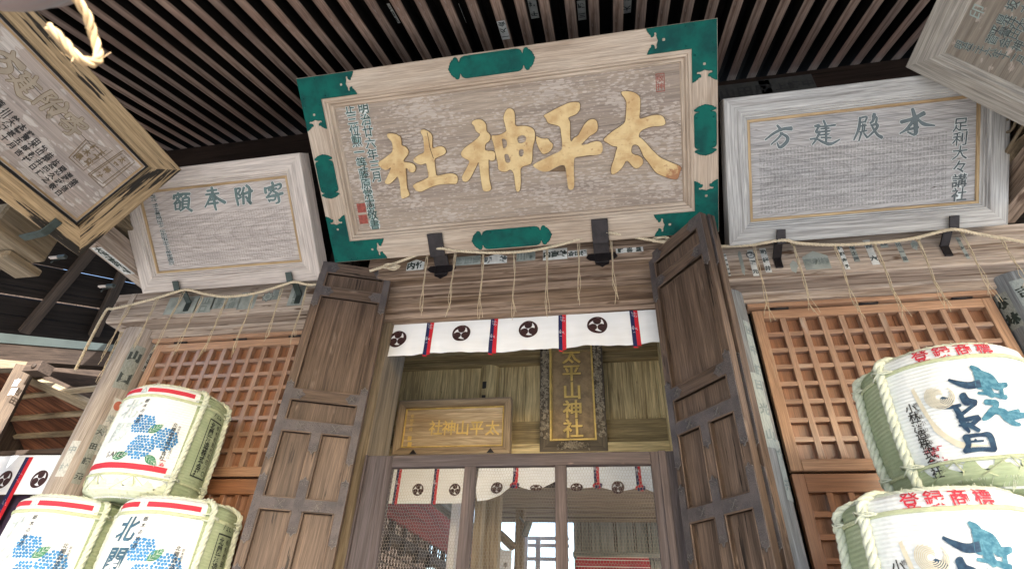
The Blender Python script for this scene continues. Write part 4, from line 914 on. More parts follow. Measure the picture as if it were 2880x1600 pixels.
g.build('inscription', [M['inkd'], M['inkl'], plain('celadon_ink', (.25, .40, .37), .8)], tC)
g = MB()
for px, py, s in ((1017, 585, .032), (1022, 617, .032)):
    u, v = fC.at(px, py, ZP); g.add([fC.p(u+a*s, v+b*s, ZP+.001) for a, b in ((-1, -1), (1, -1), (1, 1), (-1, 1))], [(0, 1, 2, 3)], 0)
u, v = fC.at(1857, 233, ZP)
for a, b, c_, d in ((-.026, -.022, -.05, .05), (.022, .026, -.05, .05), (-.026, .026, -.053, -.049), (-.026, .026, .049, .053)): g.add([fC.p(u+a, v+c_, ZP+.001), fC.p(u+b, v+c_, ZP+.001), fC.p(u+b, v+d, ZP+.001), fC.p(u+a, v+d, ZP+.001)], [(0, 1, 2, 3)], 0)
g.text(lambda a, b: fC.p(a, b, ZP+.0012), '敬神', u, v+.024, .044, 0, True); g.build('red_seal', M['sealr'], tC)
# green fittings
END = [(0, .02), (.05, .0), (.08, -.03), (.13, -.035), (.16, -.08), (.21, -.09), (.235, -.14), (.29, -.17), (.335, -.16), (.35, -.20), (.325, -.26), (.26, -.29), (.20, -.285), (.165, -.31), (.18, -.38), (.25, -.405), (.31, -.39), (.37, -.41), (.43, -.43), (.47, -.45), (.5, -.46)]
END = END+[(1-a, b) for a, b in END[-2::-1]]
fw_ = .140; z0, z1 = .0495, .0535
def rim(g, loop): g.tube([fC.p(a, b, z1-.0005) for a, b in loop+[loop[0]]], .0026, 5, 0, False)
def nail(g, a, b): g.tube([fC.p(a, b, z1-.001), fC.p(a, b, z1+.003), fC.p(a, b, z1+.0045)], [.0065, .005, .002], 8, 0)
def corner(name, cx, cy, sx, sy, la, lb):
    P = lambda a, b: (cx+sx*a, cy+sy*b); m = .006
    loop = [P(m, m)]
    loop += [P(la+fw_*e, m+fw_*t_) for t_, e in END]
    loop += [P(m+fw_, m+fw_)]
    loop += [P(m+fw_*(1-t_), lb+fw_*e) for t_, e in END]
    hole = lambda a, b: [P(a+.008*math.cos(t_)*(1.+.5*abs(math.sin(t_))), b+.008*math.sin(t_)) for t_ in np.linspace(0, 6.283, 13)[:-1]]
    g = MB(); g.prism(fC, [loop, hole(la-fw_*.68, m+fw_/2), hole(m+fw_/2, lb-fw_*.68)], z0, z1, 0); rim(g, loop); [nail(g, *P(a_, b_)) for a_, b_ in ((.02, .02), (fw_-.01, .02), (.02, fw_-.01), (la*.45, .02), (la*.45, fw_-.01), (.02, lb*.55), (fw_-.01, lb*.55))]; g.build('corner_fitting', M['green'], tC)
for cx, cy, sx, sy in ((0, HC, 1, -1), (WC, HC, -1, -1), (0, 0, 1, 1), (WC, 0, -1, 1)): corner('c', cx, cy, sx, sy, .40 if cy else .40, .335)
def edge_fit(cx, cy, L, vert):
    h = (fw_-.012)/2
    half = [(0, 1), (.60, 1), (.66, .93), (.70, .80), (.72, .55), (.735, .50), (.75, .56), (.765, .80), (.79, .97), (.825, 1.0), (.855, .93), (.87, .78), (.90, .76), (.92, .62), (.945, .56), (.955, .38), (.975, .30), (.98, .12), (1., .06), (1., 0)]
    q = [(a, b) for a, b in half]+[(a, -b) for a, b in half[-2::-1]]; q = q+[(-a, -b) for a, b in q[1:-1]] if False else q
    loop = q+[(-a, b) for a, b in q[::-1]][1:-1]
    pts = [((a*L, b*h) if not vert else (b*h, a*L)) for a, b in loop]
    g = MB(); lp = [(cx+a, cy+b) for a, b in pts]; g.prism(fC, [lp], z0, z1, 0); rim(g, lp); [nail(g, cx+(a if not vert else b), cy+(b if not vert else a)) for a in (-L*.5, L*.5) for b in (-h*.8, h*.8)]; g.build('edge_fitting', M['green'], tC)
edge_fit(WC/2-.02, HC-.076, .275, False); edge_fit(WC/2-.02, .076, .275, False); edge_fit(.076, HC/2-.02, .150, True); edge_fit(WC-.076, HC/2+.01, .150, True)
# crack across the character panel
g = MB(); g.tube([fC.p(*fC.at(px, py, ZP+.013), ZP+.0135) for px, py in ((1201, 372), (1206, 395), (1208, 412), (1213, 428), (1219, 446))], .0018, 4); g.tube([fC.p(*fC.at(px, py, ZP), ZP+.0004) for px, py in ((1683, 357), (1735, 350), (1790, 333), (1820, 318), (1845, 319), (1880, 338), (1925, 357))], .0011, 4); g.build('crack', M['inkb'], tC)

prof_s = [(0, .036), (.005, .040), (.098, .040), (.104, .034), (.112, .034), (.116, .022), (.124, .022), (.128, .012), (.136, .012), (.140, .002)]
def side_sign(label, o, e1, e2, W_, H_, mf, mp, trim=True, poff=(0, 0, 0), prof=prof_s, pin=.14):
    t, fr = sign('sign_board', label, o, e1, e2, W_, H_, prof, mf, mp, .002, pin, poff)
    if trim: g = MB(); frame_ring(g, Fr(fr.p(pin-.004, pin-.004), fr.ex, fr.ey), W_-2*pin+.008, H_-2*pin+.008, [(0, .004), (.002, .012), (.016, .012), (.019, .003)]); g.build('trim_bead', M['trim'], t)
    return t, fr
tL, fL = side_sign('pinkish grey leaning board with four pale green characters, left of the gold lettered board', (-3.448, -.32, 3.694), (1, 0, 0), tilt(R(46.76)), 1.467, .886, M['signl'], M['panell'])
tR, fR = side_sign('silvery leaning board with four grey characters, right of the gold lettered board', (.793, -.32, 3.717), (1, 0, 0), tilt(R(42.73)), 1.545, .897, M['signr'], M['panelr'])
lay2 = [(.060, 1, .0010), (.028, 0, .0018)]
BL_ = (3.766, 400, 480); BR_ = (4.025, 2120, 300)
CH_L = {'額': [([(380, 238), (385, 262)], 22), ([(340, 262), (335, 300)], 22), ([(345, 265), (420, 250), (412, 280)], 20), ([(400, 268), (375, 310), (335, 352)], [24, 10]), ([(362, 285), (410, 338)], 20), ([(352, 350), (356, 415)], 18), ([(352, 350), (402, 342), (396, 412)], 18), ([(358, 410), (396, 406)], 14), ([(425, 248), (505, 246)], 24), ([(468, 255), (455, 290)], 20), ([(432, 295), (428, 392)], 20), ([(432, 295), (495, 290), (490, 390)], 22), ([(437, 325), (485, 322)], 14), ([(437, 356), (485, 354)], 14), ([(432, 388), (488, 386)], 16), ([(445, 395), (405, 428)], [22, 10]), ([(478, 395), (527, 426)], [16, 26])],
 '奉': [([(738, 180), (748, 250), (742, 285)], 26), ([(690, 216), (790, 204)], 20), ([(676, 256), (812, 240)], 20), ([(740, 245), (705, 320), (668, 388)], [28, 12]), ([(760, 258), (812, 302), (878, 338)], [18, 32]), ([(722, 312), (792, 300)], 18), ([(700, 354), (806, 340)], 20), ([(760, 285), (772, 370), (786, 418)], [30, 16])],
 '附': [([(990, 192), (1000, 280), (1020, 368)], [28, 20]), ([(992, 194), (1042, 192), (1018, 244)], 18), ([(1018, 244), (1046, 282), (1008, 300)], 18), ([(1078, 180), (1066, 222), (1048, 255)], [24, 12]), ([(1070, 238), (1076, 352)], 24), ([(1090, 244), (1166, 214)], 26), ([(1105, 158), (1140, 200), (1136, 320), (1160, 350), (1112, 318)], [24, 30, 30, 14]), ([(1100, 276), (1122, 310)], 20)],
 '寄': [([(1378, 126), (1388, 160)], 26), ([(1302, 186), (1310, 238)], 26), ([(1310, 190), (1400, 162), (1462, 142), (1466, 178), (1438, 202)], [18, 22, 22, 12]), ([(1340, 206), (1424, 190)], 22), ([(1384, 178), (1362, 230), (1328, 272)], [24, 12]), ([(1390, 218), (1434, 240)], 20), ([(1318, 284), (1400, 262), (1488, 240)], [20, 28]), ([(1380, 272), (1414, 274), (1402, 310), (1360, 312)], 18), ([(1352, 330), (1340, 308)], 14), ([(1440, 258), (1452, 325), (1418, 348)], [26, 24, 12])]}
CH_R = {'方': [([(265, 215), (310, 268)], [22, 34]), ([(424, 250), (330, 256), (230, 302), (128, 378)], [46, 30, 26, 14]), ([(322, 302), (272, 362), (194, 432)], [26, 12]), ([(300, 302), (378, 346), (372, 400), (296, 464), (262, 410)], [22, 36, 36, 12])],
 '建': [([(790, 160), (816, 240), (818, 392)], 24), ([(702, 228), (810, 225), (922, 210)], [16, 20]), ([(758, 254), (852, 246)], 16), ([(738, 288), (862, 276)], 18), ([(750, 324), (852, 312)], 16), ([(762, 352), (872, 356)], 18), ([(690, 224), (738, 214), (702, 290), (742, 292), (700, 380), (660, 432)], [22, 22, 26, 12]), ([(638, 370), (710, 368), (790, 408), (872, 424), (972, 374)], [18, 22, 38, 10])],
 '殿': [([(1202, 126), (1188, 250), (1132, 380)], [24, 32, 14]), ([(1196, 132), (1276, 118), (1258, 178)], 20), ([(1206, 182), (1262, 174)], 14), ([(1206, 222), (1274, 214)], 14), ([(1234, 198), (1226, 282)], 16), ([(1256, 198), (1250, 280)], 14), ([(1200, 292), (1278, 272)], 16), ([(1216, 300), (1188, 390)], [22, 14]), ([(1244, 300), (1280, 350)], [16, 24]), ([(1362, 88), (1348, 158), (1316, 190)], [38, 20]), ([(1342, 110), (1388, 128), (1382, 186)], 24), ([(1326, 214), (1392, 204), (1382, 256), (1286, 352)], [22, 34, 14]), ([(1340, 232), (1396, 318), (1446, 350)], [20, 40])],
 '本': [([(1796, 30), (1826, 150), (1832, 290), (1806, 328)], [34, 54, 50, 16]), ([(1926, 78), (1800, 140), (1668, 178)], [48, 36, 40]), ([(1800, 172), (1722, 262), (1652, 308)], [38, 26, 14]), ([(1840, 128), (1920, 198), (2046, 216)], [20, 42, 16]), ([(1728, 266), (1862, 236)], 26), ([(1742, 290), (1812, 324)], 22)]}
M['faded'] = plain('faded_panel_ink', (.325, .275, .21), .8, 0, .2, 12)
def big_chars(chars, cfg, fr, t, fill):
    s, ox, oy = cfg
    for ch, st in chars.items():
        P = lambda a, b, n: fr.p(*fr.at(ox+a/s, oy+b/s, .002), .002+n); g = MB()
        st = [(p_, [w_*1.0 for w_ in (ws if hasattr(ws, '__len__') else [ws, ws])]) for p_, ws in st]
        brush(P, st, g, 7., 1, .0008); brush(P, st, g, 2.0, 0, .0020); brush(P, st, g, -2.5, 2, .0034); g.build('large_character', [M['ink'], M['inkl'], fill], t)
big_chars(CH_L, BL_, fL, tL, M['inkg']); big_chars(CH_R, BR_, fR, tR, plain('slate_ink', (.125, .155, .165), .8, 0, .25, 16))
g = MB(); col_text(g, fL, .002, '紀元二千五百四十二年明治十五年庚辰', (428, 545), (482, 737), .052, jit=.01, layers=[(.04, 1, .001), (.006, 0, .0018)]); g.build('date_inscription', [M['ink'], M['inkl']], tL)
g = MB(); col_text(g, fR, .002, '足利大々講社', (2701, 351), (2697, 547), .085, jit=.008, shear=.08, layers=[(.042, 1, .001), (.010, 0, .0018)]); g.build('donor_inscription', [M['ink'], M['inkl']], tR)

# side boards: left one faces right, right one faces left
s5 = R(30.51); xl = -3.2; Bq = onX(211.3, 713.4, xl); WF, HF = 2.3, .806
fo = np.array(Bq)+np.array((0, -WF, 0))
tF, fF = side_sign('yellow framed board with black cracks, hung across the left bay, sooty seal drawings', fo, (0, 1, 0), (math.sin(s5), 0, math.cos(s5)), WF, HF, M['yellow'], M['paneln'], prof=[(0, .05), (.006, .056), (.124, .056), (.128, .052), (.1285, -.004)], pin=.15)
for n_ in tF.children:
    if n_.name.startswith('trim_bead'): bpy.data.objects.remove(n_); break
g = MB(); frame_ring(g, Fr(fF.p(.150, .150), fF.ex, fF.ey), WF-.30, HF-.30, [(0, .002), (.001, .014), (.012, .014), (.015, .002)]); g.build('trim_bead', M['trim'], tF)
g = MB(); board(g, fF, .126, WF-.126, .126, HF-.126, -.002); g.build('dark_rebate', M['inkb'], tF)
for n_ in tF.children:
    if n_.name.startswith('panel'): n_.location = tuple(np.array(n_.location)+fF.ez*.009)
ZF = .0115
for ch, src, px, py in (('寄', (CH_L, BL_, fL), 205, 352), ('附', (CH_L, BL_, fL), 148, 298), ('建', (CH_R, BR_, fR), 76, 238), ('方', (CH_R, BR_, fR), 8, 168)):
    cs, (s_, ox, oy), f0 = src; u, v = fF.at(px, py, ZF); pts = [f0.at(ox+a/s_, oy+b/s_, .002) for st in cs[ch] for a, b in st[0]]
    mu, mv = [(min(p[k] for p in pts)+max(p[k] for p in pts))/2 for k in (0, 1)]; sc_ = .125/max(max(p[1] for p in pts)-min(p[1] for p in pts), .01)
    P = lambda a, b, n: fF.p(u+(a-mu)*sc_, v+(b-mv)*sc_, ZF+n)
    st = [([f0.at(ox+a/s_, oy+b/s_, .002) for a, b in p_], [w_*.00085 for w_ in (ws if hasattr(ws, '__len__') else [ws, ws])]) for p_, ws in cs[ch]]
    g = MB(); brush(P, st, g, .0022, 0, .0008); brush(P, st, g, -.0012, 1, .0020); g.build('large_character', [M['inkbr'], M['faded']], tF)
def outline(mb, fr, z, pts, r=.0022, mat=0): mb.tube([fr.p(*fr.at(px, py, z), z+.0006) for px, py in pts+[pts[0]]], r, 4, mat, False)
g = MB(); s3 = 3.408; c3 = lambda l: [(a/s3, 420+b/s3) for a, b in l]
outline(g, fF, ZF, c3([(660, 80), (820, -90), (1080, 10), (800, 205)])); outline(g, fF, ZF, c3([(700, 75), (830, -60), (1020, 10), (800, 170)]))
outline(g, fF, ZF, c3([(845, 240), (1180, 10), (1290, 125), (985, 370)]), .003); outline(g, fF, ZF, c3([(870, 245), (1165, 40), (1250, 125), (985, 330)]), .003)
for a, b, txt in (((760, 70), (900, -10), '栃木県'), ((850, 120), (960, 40), '下都賀'), ((950, 250), (1170, 100), '太平神社')):
    col_text(g, fF, ZF, txt, c3([b])[0], c3([a])[0], .040, 0, .04)
g.build('seal_drawing', M['inkbr'], tF)
g = MB(); rows = [('栃木市役所内会長大塚熊沢荒川鈴木藤田松井片岡源信', (716/s3, 420+312/s3)), ('講元世話人和泉石川大橋青木山岸渡辺政吉', (680/s3, 420+340/s3)), ('発起人小林七兵衛甚五郎新井四久政信', (620/s3, 420+375/s3)), ('明治八十月吉祥日建之敬白', (565/s3, 420+415/s3))]
for txt, (px, py) in rows:
    u, v = fF.at(px, py, ZF)
    for i, ch in enumerate(txt[::-1]): g.text(lambda a, b: fF.p(a, b, ZF+.001), ch, u-i*.047, v+.0045*i, .036, 0, bold=.03)
g.build('name_inscription', M['inkb'], tF)
g = MB(); g.tube([fF.p(*fF.at(px, py, ZF), ZF+.0003) for px, py in ((0, 148), (100, 250), (205, 355), (280, 432), (358, 503))], .0016, 4); g.build('crack', M['inkb'], tF)

A = onY(2558, 183, -.99); WQ, HQ = 2.2, .82
s6 = R(30.5); dn = np.array((math.sin(s6), 0, -math.cos(s6)))
fo = A+dn*HQ
tQ, fQ = side_sign('weathered grey board with green ink columns, hung across the far right bay', fo, (0, -1, 0), -dn, WQ, HQ, M['signf'], M['panelf'], trim=False, prof=[(0, .03), (.006, .036), (.105, .036), (.112, .028), (.132, .028), (.138, .012), (.146, .010), (.150, .002)], pin=.15)
g = MB(); s7 = 4.77
for txt, a, b in (('明治三十六年十一月', (855, 605), (1690, 800)), ('菅会神', (1290, 530), (1640, 620)), ('平譽田', (1345, 415), (1590, 450)), ('県井大', (1430, 265), (1690, 330)), ('坂本', (1560, 70), (1760, 110))):
    col_text(g, fQ, .002, txt, (2520+a[0]/s7, a[1]/s7), (2520+b[0]/s7, b[1]/s7), .056 if len(txt) < 5 else .046, jit=.01, layers=[(.034, 1, .001), (.004, 0, .0018)])
col_text(g, fQ, .002, '印', (2520+1090/s7, 160/s7), (2520+1090/s7, 160/s7), .07, layers=[(.01, 1, .001)])
g.build('inscription', [M['ink'], plain('celadon_edge', (.36, .45, .42), .8)], tQ)

# iron brackets under the boards
def bracket(label, px, py, wd, mat, fr, up=.10, plate=False, yb=-.22):
    # hangs on the beam face, runs forward under the board and hooks up over its lower edge
    u = fr.at(px, py, .05)[0]; p0 = fr.p(u, -.004, .0); p1 = fr.p(u, -.006, .062); p2 = fr.p(u, up, .062)
    b0 = np.array((p0[0], yb-.006, p0[2]-.055)); b1 = np.array((p0[0], yb-.006, p0[2]-.13))
    t = thing('iron_bracket', label, 'bracket', b0); g = MB(); pts = [b1, b0, p0+np.array((0, 0, -.006)), p1, p2]; th = .011
    for i in range(len(pts)-1):
        a, b = pts[i], pts[i+1]; d = (b-a)/np.linalg.norm(b-a); f2 = Fr(a, (1, 0, 0), d); L = np.linalg.norm(b-a)
        w2 = wd/2*(1.0 if i else .9); g.box(f2, -w2-(0.0004*i), w2+(0.0004*i), -.002 if i else 0, L+.004, -th/2, th/2, bev=.002)
    g.build('strap', mat, t)
    if plate:
        g = MB(); q = [(-.09, .03), (-.105, .0), (-.085, -.02), (-.05, -.03), (-.045, -.06), (-.02, -.07), (0, -.085)]; q = q+[(-a, b) for a, b in q[-2::-1]]
        g.prism(Fr((b0[0], yb-.001, b0[2]-.03), (1, 0, 0), (0, 0, 1)), [q], 0, .006, 0); g.build('back_plate', mat, t)
for lab, px, py in (('broad iron bracket under the gold lettered board, nearer the left panelled door', 1228, 690), ('broad iron bracket under the gold lettered board, nearer the right panelled door', 1688, 655)): bracket(lab, px, py, .105, M['iron'], fC, .15, True, -.24)
for lab, px, py in (('iron bracket under the pinkish grey board, by its left corner', 498, 800), ('iron bracket under the pinkish grey board, beside the left panelled door', 815, 775)): bracket(lab, px, py, .045, M['irong'], fL, .075)
for lab, px, py in (('iron bracket under the silvery board, beside the right panelled door', 2195, 665), ('iron bracket under the silvery board, by its right corner', 2680, 630)): bracket(lab, px, py, .050, M['iron'], fR, .075)
# ---------------------------------------------------------------- straw ropes with hanging strands
def rope_thing(label, pts, tassels, r=.0105, ends=()):
    P3 = [onY(px, py, y) for px, py, y in pts]; t = thing('straw_rope', label, 'rope', P3[len(P3)//2]); rr = random.Random(int(pts[0][0]))
    g = MB(); g.rope(spline(P3, 8), r, 3, .055, .007, 5); g.build('twisted_cord', M['straw'], t)
    for (x0, y0), (x1, y1), y in tassels:
        a = onY(x0, y0, y); b = onY(x1, y1, y); g = MB(); L = a[2]-b[2]
        g.tube([a+np.array((.012*math.cos(k), -.012*math.sin(k)*.8-.002, .0)) for k in np.linspace(0, 6.28, 9)], .0028, 5)
        for k in range(4):
            ph = rr.uniform(0, 6.3); e = rr.uniform(-.02, .02); l2 = L*rr.uniform(.88, 1.04); pts_ = []
            for s in np.linspace(0, 1, 16):
                w_ = .004+.005*abs(math.sin(s*5+ph*.2)); fl = max(0, s-.82)/.18
                pts_.append((a[0]+(b[0]-a[0])*s+w_*math.cos(ph+s*9)+e*fl*1.2+.006*math.sin(s*4+ph)*.5, y+w_*math.sin(ph+s*9)*.8-e*fl*.5, a[2]-l2*s))
            g.tube(pts_, [.0023*(1-.3*s) for s in np.linspace(0, 1, 16)], 5)
        g.build('straw_strand', M['strawt'], t)
    if ends:
        g = MB()
        for px, py, y in ends:
            c = onY(px, py, y)
            for k in range(4):
                ph = rr.uniform(0, 6); g.tube([c+np.array((.05*math.cos(s+ph*.1)*(1+.1*k), .01*math.sin(s*2+ph), .018*math.sin(s)+.004*k)) for s in np.linspace(0, 6.28, 22)], .0035, 5)
        g.build('knot', M['straw'], t)
    return t
YB = -.335
rope_thing('straw rope sagging across the middle doorway over the moulded lintel', [(1040, 762, -.30), (1120, 737, -.33), (1203, 706, -.36), (1240, 699, -.40), (1290, 706, -.36), (1400, 711, -.35), (1500, 704, -.35), (1600, 682, -.36), (1668, 660, -.38), (1712, 655, -.40), (1760, 663, -.36), (1830, 675, -.34), (1905, 688, -.33)],
           [((1202, 712), (1180, 893), YB), ((1281, 708), (1259, 886), YB), ((1361, 712), (1345, 902), YB), ((1448, 711), (1443, 902), YB), ((1539, 697), (1537, 893), YB), ((1627, 678), (1630, 860), YB), ((1717, 658), (1731, 846), YB)], ends=((1100, 752, -.34), (1860, 677, -.34)))
rope_thing('straw rope sagging along the left head beam below the pinkish board', [(212, 1040, -.30), (252, 960, -.30), (298, 875, -.31), (318, 868, -.32), (372, 856, -.33), (440, 838, -.34), (505, 818, -.37), (530, 815, -.38), (580, 827, -.35), (640, 834, -.34), (720, 824, -.34), (800, 800, -.36), (830, 793, -.38), (870, 801, -.34), (905, 797, -.33)],
           [((366, 860), (279, 1020), YB), ((442, 842), (374, 985), YB), ((516, 822), (430, 988), YB), ((572, 829), (488, 996), YB), ((640, 836), (566, 1003), YB), ((717, 825), (650, 1002), YB), ((795, 806), (744, 968), YB), ((867, 803), (817, 966), YB), ((342, 935), (272, 1078), -.30)])
rope_thing('straw rope sagging along the right head beam below the silvery board', [(1990, 690, -.32), (2031, 693, -.33), (2110, 689, -.34), (2180, 678, -.37), (2212, 676, -.38), (2245, 684, -.35), (2340, 689, -.34), (2440, 685, -.34), (2560, 672, -.35), (2655, 649, -.38), (2690, 646, -.40), (2750, 658, -.36), (2830, 672, -.34), (2930, 690, -.33)],
           [((2121, 692), (2171, 908), YB), ((2231, 687), (2293, 893), YB), ((2347, 690), (2421, 898), YB), ((2461, 687), (2545, 895), YB), ((2582, 675), (2668, 880), YB), ((2703, 651), (2803, 848), YB), ((2815, 670), (2890, 800), YB)])
# paper slips on the beams
def flatP(y): return lambda u, v, n: np.array((u, y-n, v))
def slip_px(g, y, px0, py0, px1, py1, txt, mat=0, ink=1, vert=True, bold=.05, shape=None):
    a = onY(px0, py0, y); b = onY(px1, py1, y); u0, u1 = sorted((a[0], b[0])); v0, v1 = sorted((a[2], b[2])); P = flatP(y)
    if shape == 'house': q = [(u0, v0), (u1, v0), (u1, v0+(v1-v0)*.7), ((u0+u1)/2, v1), (u0, v0+(v1-v0)*.7)]
    elif shape == 'torn': q = [(u0, v0+.02), (u0+(u1-u0)*.5, v0), (u1, v0+.05), (u1, v1-.02), (u0+(u1-u0)*.6, v1), (u0, v1-.03)]
    else: q = [(u0, v0), (u1, v0), (u1, v1), (u0, v1)]
    g.add([P(a_, b_, .0012) for a_, b_ in q], [tuple(range(len(q)))], mat)
    if txt:
        n = len(txt); w_, h_ = u1-u0, v1-v0; T = lambda a_, b_: P(a_, b_, .0024)
        if vert: s = min(h_/n*.98, w_*.98); g.text(T, txt, (u0+u1)/2, v1-h_/n/2, s, ink, True, h_/n/s, bold)
        else: s = min(w_/n*.98, h_*.95); g.text(T, txt, u0+w_/n/2, (v0+v1)/2-(h_*.08 if shape else 0), s, ink, False, w_/n/s, bold)
SM = [M['pap'], M['ink'], M['papg'], M['inkd'], plain('faint_slip_ink', (.20, .235, .22), .85)]
g = MB(); yc = -.2405
slip_px(g, yc, 1142, 762, 1196, 728, '内竹', 0, 3, False, shape='house'); slip_px(g, yc, 1281, 748, 1353, 718, '鶴田高', 2, 4, False); slip_px(g, yc, 1361, 744, 1427, 712, '明　鈴', 0, 1, False, shape='house')
slip_px(g, yc, 1452, 736, 1506, 706, '川崎', 2, 4, False); slip_px(g, yc, 1527, 733, 1595, 697, '内高鈴', 0, 3, False); slip_px(g, yc, 1598, 724, 1650, 702, '倉田幡', 0, 3, False); slip_px(g, yc, 1733, 713, 1808, 694, '野喜星', 0, 3, False)
g.build('votive_slip', SM, beam_c)
g = MB(); yr = -.2205
slip_px(g, yr, 2035, 714, 2056, 776, '森田谷子福', 0, 3); slip_px(g, yr, 2072, 705, 2100, 775, '', 2, 4, shape='torn'); slip_px(g, yr, 2100, 703, 2136, 776, '丸銀元', 0, 1); slip_px(g, yr, 2135, 699, 2172, 766, '勘桜井', 0, 1)
slip_px(g, yr, 2250, 709, 2340, 755, '澤利柳', 2, 4, False, shape='house'); slip_px(g, yr, 2217, 733, 2250, 768, '', 2, 4, shape='torn'); slip_px(g, yr, 2352, 690, 2392, 757, '幡藤金子', 0, 3); slip_px(g, yr, 2385, 690, 2420, 736, '荘土屋', 2, 1)
slip_px(g, yr, 2425, 676, 2475, 744, '源六', 0, 1); slip_px(g, yr, 2470, 678, 2500, 696, '吉高', 2, 1, False); slip_px(g, yr, 2515, 681, 2557, 737, '川一里', 2, 1); slip_px(g, yr, 2555, 676, 2590, 704, '戸', 2, 4, shape='torn'); slip_px(g, yr, 2686, 668, 2730, 728, '川村吉', 2, 1)
a = onY(2111, 718, yr); g.tube([(a[0]+.024*math.cos(t), yr-.004, a[2]+.024*math.sin(t)) for t in np.linspace(0, 6.283, 25)], .003, 4, 1)
g.build('votive_slip', SM, beam_r)
g = MB()
for px0, py0, px1, py1, tx in ((560, 838, 590, 878, '山口'), (604, 836, 632, 867, '高野'), (640, 836, 668, 866, '飯田'), (682, 824, 712, 868, ''), (770, 816, 786, 842, '清須'), (823, 806, 846, 858, '丸原森'), (480, 838, 545, 880, '')): slip_px(g, yr, px0, py0, px1, py1, tx, 2, 4)
a = onY(753, 835, yr)
g.add([(a[0]+(.042+.006*math.cos(8*t))*math.cos(t), yr-.0016, a[2]+(.038+.006*math.cos(8*t))*math.sin(t)) for t in np.linspace(0, 6.283, 65)[:-1]], [tuple(range(64))], 2)
g.tube([(a[0]+(.040+.006*math.cos(8*t))*math.cos(t), yr-.002, a[2]+(.036+.006*math.cos(8*t))*math.sin(t)) for t in np.linspace(0, 6.283, 65)], .002, 4, 1)
g.add([(a[0]+.018*math.cos(t), yr-.0024, a[2]+.018*math.sin(t)) for t in np.linspace(0, 6.283, 17)[:-1]], [tuple(range(16))], 4)
g.build('votive_slip', SM, beam_l)

# ---------------------------------------------------------------- tie beams, carved noses, rails at the sides
tb = MB(); tb.box(W, -3.575, -3.452, -3.1, -.225, 3.772, 3.95); TBL = tag(tb.build('tie_beam', M['beam']), 'pale tie beam running forward from the left head beam, with a black lettered slip', 'beam')
g = MB(); a = onZ(230, 705, 3.772); b = onZ(320, 765, 3.772); ya, yb = a[1], b[1]
PZ = lambda u, v, n: np.array((u, v, 3.772-n)); q = [(-3.555, ya-.02), (-3.468, ya-.02), (-3.468, yb+.04), (-3.555, yb+.04)]
g.add([PZ(x, y, .0012) for x, y in q], [(0, 1, 2, 3)], 0); n = 6; L = yb+.04-ya+.02
g.text(lambda u, v: PZ(-3.511-u, ya-.02+L*.08-v, .0026), '大槻福田講社'[:6], 0, 0, L/6*.98, 1, True, 1.0, .06)
g.build('votive_slip', [M['pap'], M['inkd']], TBL)
tb = MB(); tb.box(W, 2.36, 2.48, -3.1, -.225, 3.795, 3.97); tag(tb.build('tie_beam', M['beamc']), 'brown tie beam running forward from the right head beam', 'beam')
def tabasami(x, label, mat, s):
    # carved cloud board standing on the tie beam; profile in (y, z)
    P = [(-.10, 0), (-.10, .62), (-.30, .60), (-.52, .50), (-.72, .36), (-.92, .26), (-1.10, .20), (-1.12, .10), (-1.0, .04), (-.86, .06), (-.72, .0), (-.55, .05), (-.42, .0), (-.26, .05)]
    fr = Fr((x, -.22, 3.955), (0, 1, 0), (0, 0, 1)); g = MB(); t = thing('carved_bracket', label, 'carving', (x, -.7, 3.955))
    g.prism(fr, [smooth([(a+.1, b) for a, b in P], 2)], -.03 if s > 0 else -.10, .03 if s < 0 else .10, 0); g.build('cloud_board', mat, t); g = MB(); z = .101 if s > 0 else -.101
    for ox, oy, r in ((-.30, .22, .13), (-.62, .16, .10), (-.86, .13, .07)):
        g.tube([fr.p(ox+.1+r*(1-k/26)*math.cos(k*.42), oy+r*(1-k/26)*math.sin(k*.42), z) for k in range(22)], .008, 6)
    g.tube(spline([fr.p(a+.1, b, z) for a, b in ((-.14, .05), (-.3, .07), (-.5, .045), (-.7, .06), (-.95, .08))], 6), .010, 6)
    g.build('carved_scroll', mat, t)
tabasami(-3.50, 'carved cloud board on the left tie beam, half hidden by the pinkish sign', M['jamb'], 1)
tabasami(2.42, 'carved cloud board on the right tie beam, half hidden by the silvery sign', M['jamb'], -1)
# bearing block and bracket under the yellow framed board
q = onX(55, 660, -3.42); t = thing('bearing_block', 'squat pale wooden block under the yellow framed board', 'block', q); g = MB(); g.box(W, -3.70, -3.36, q[1]-.17, q[1]+.17, q[2]-.09, q[2]+.10, grain=1, bev=.012); g.box(W, -3.62, -3.44, q[1]+.02, q[1]+.24, q[2]-.14, q[2]-.092, bev=.008); g.build('block_body', M['jamb'], t)
p0 = fF.p(fF.at(135, 640, .05)[0], 0, .06); g = MB(); wd = .045
for a, b in ((fF.p(fF.at(128, 640, .05)[0], -.10, -.02), p0+fF.ey*-.012+fF.ez*.006), (p0+fF.ey*-.014+fF.ez*.006, p0+fF.ey*.09+fF.ez*.006)):
    d = (b-a)/np.linalg.norm(b-a); g.box(Fr(a, (0, 1, 0), d), -wd/2, wd/2, 0, np.linalg.norm(b-a), -.006, .006, bev=.002)
tag(g.build('iron_bracket', M['irong']), 'green grey iron bracket hooked under the yellow framed board', 'bracket')
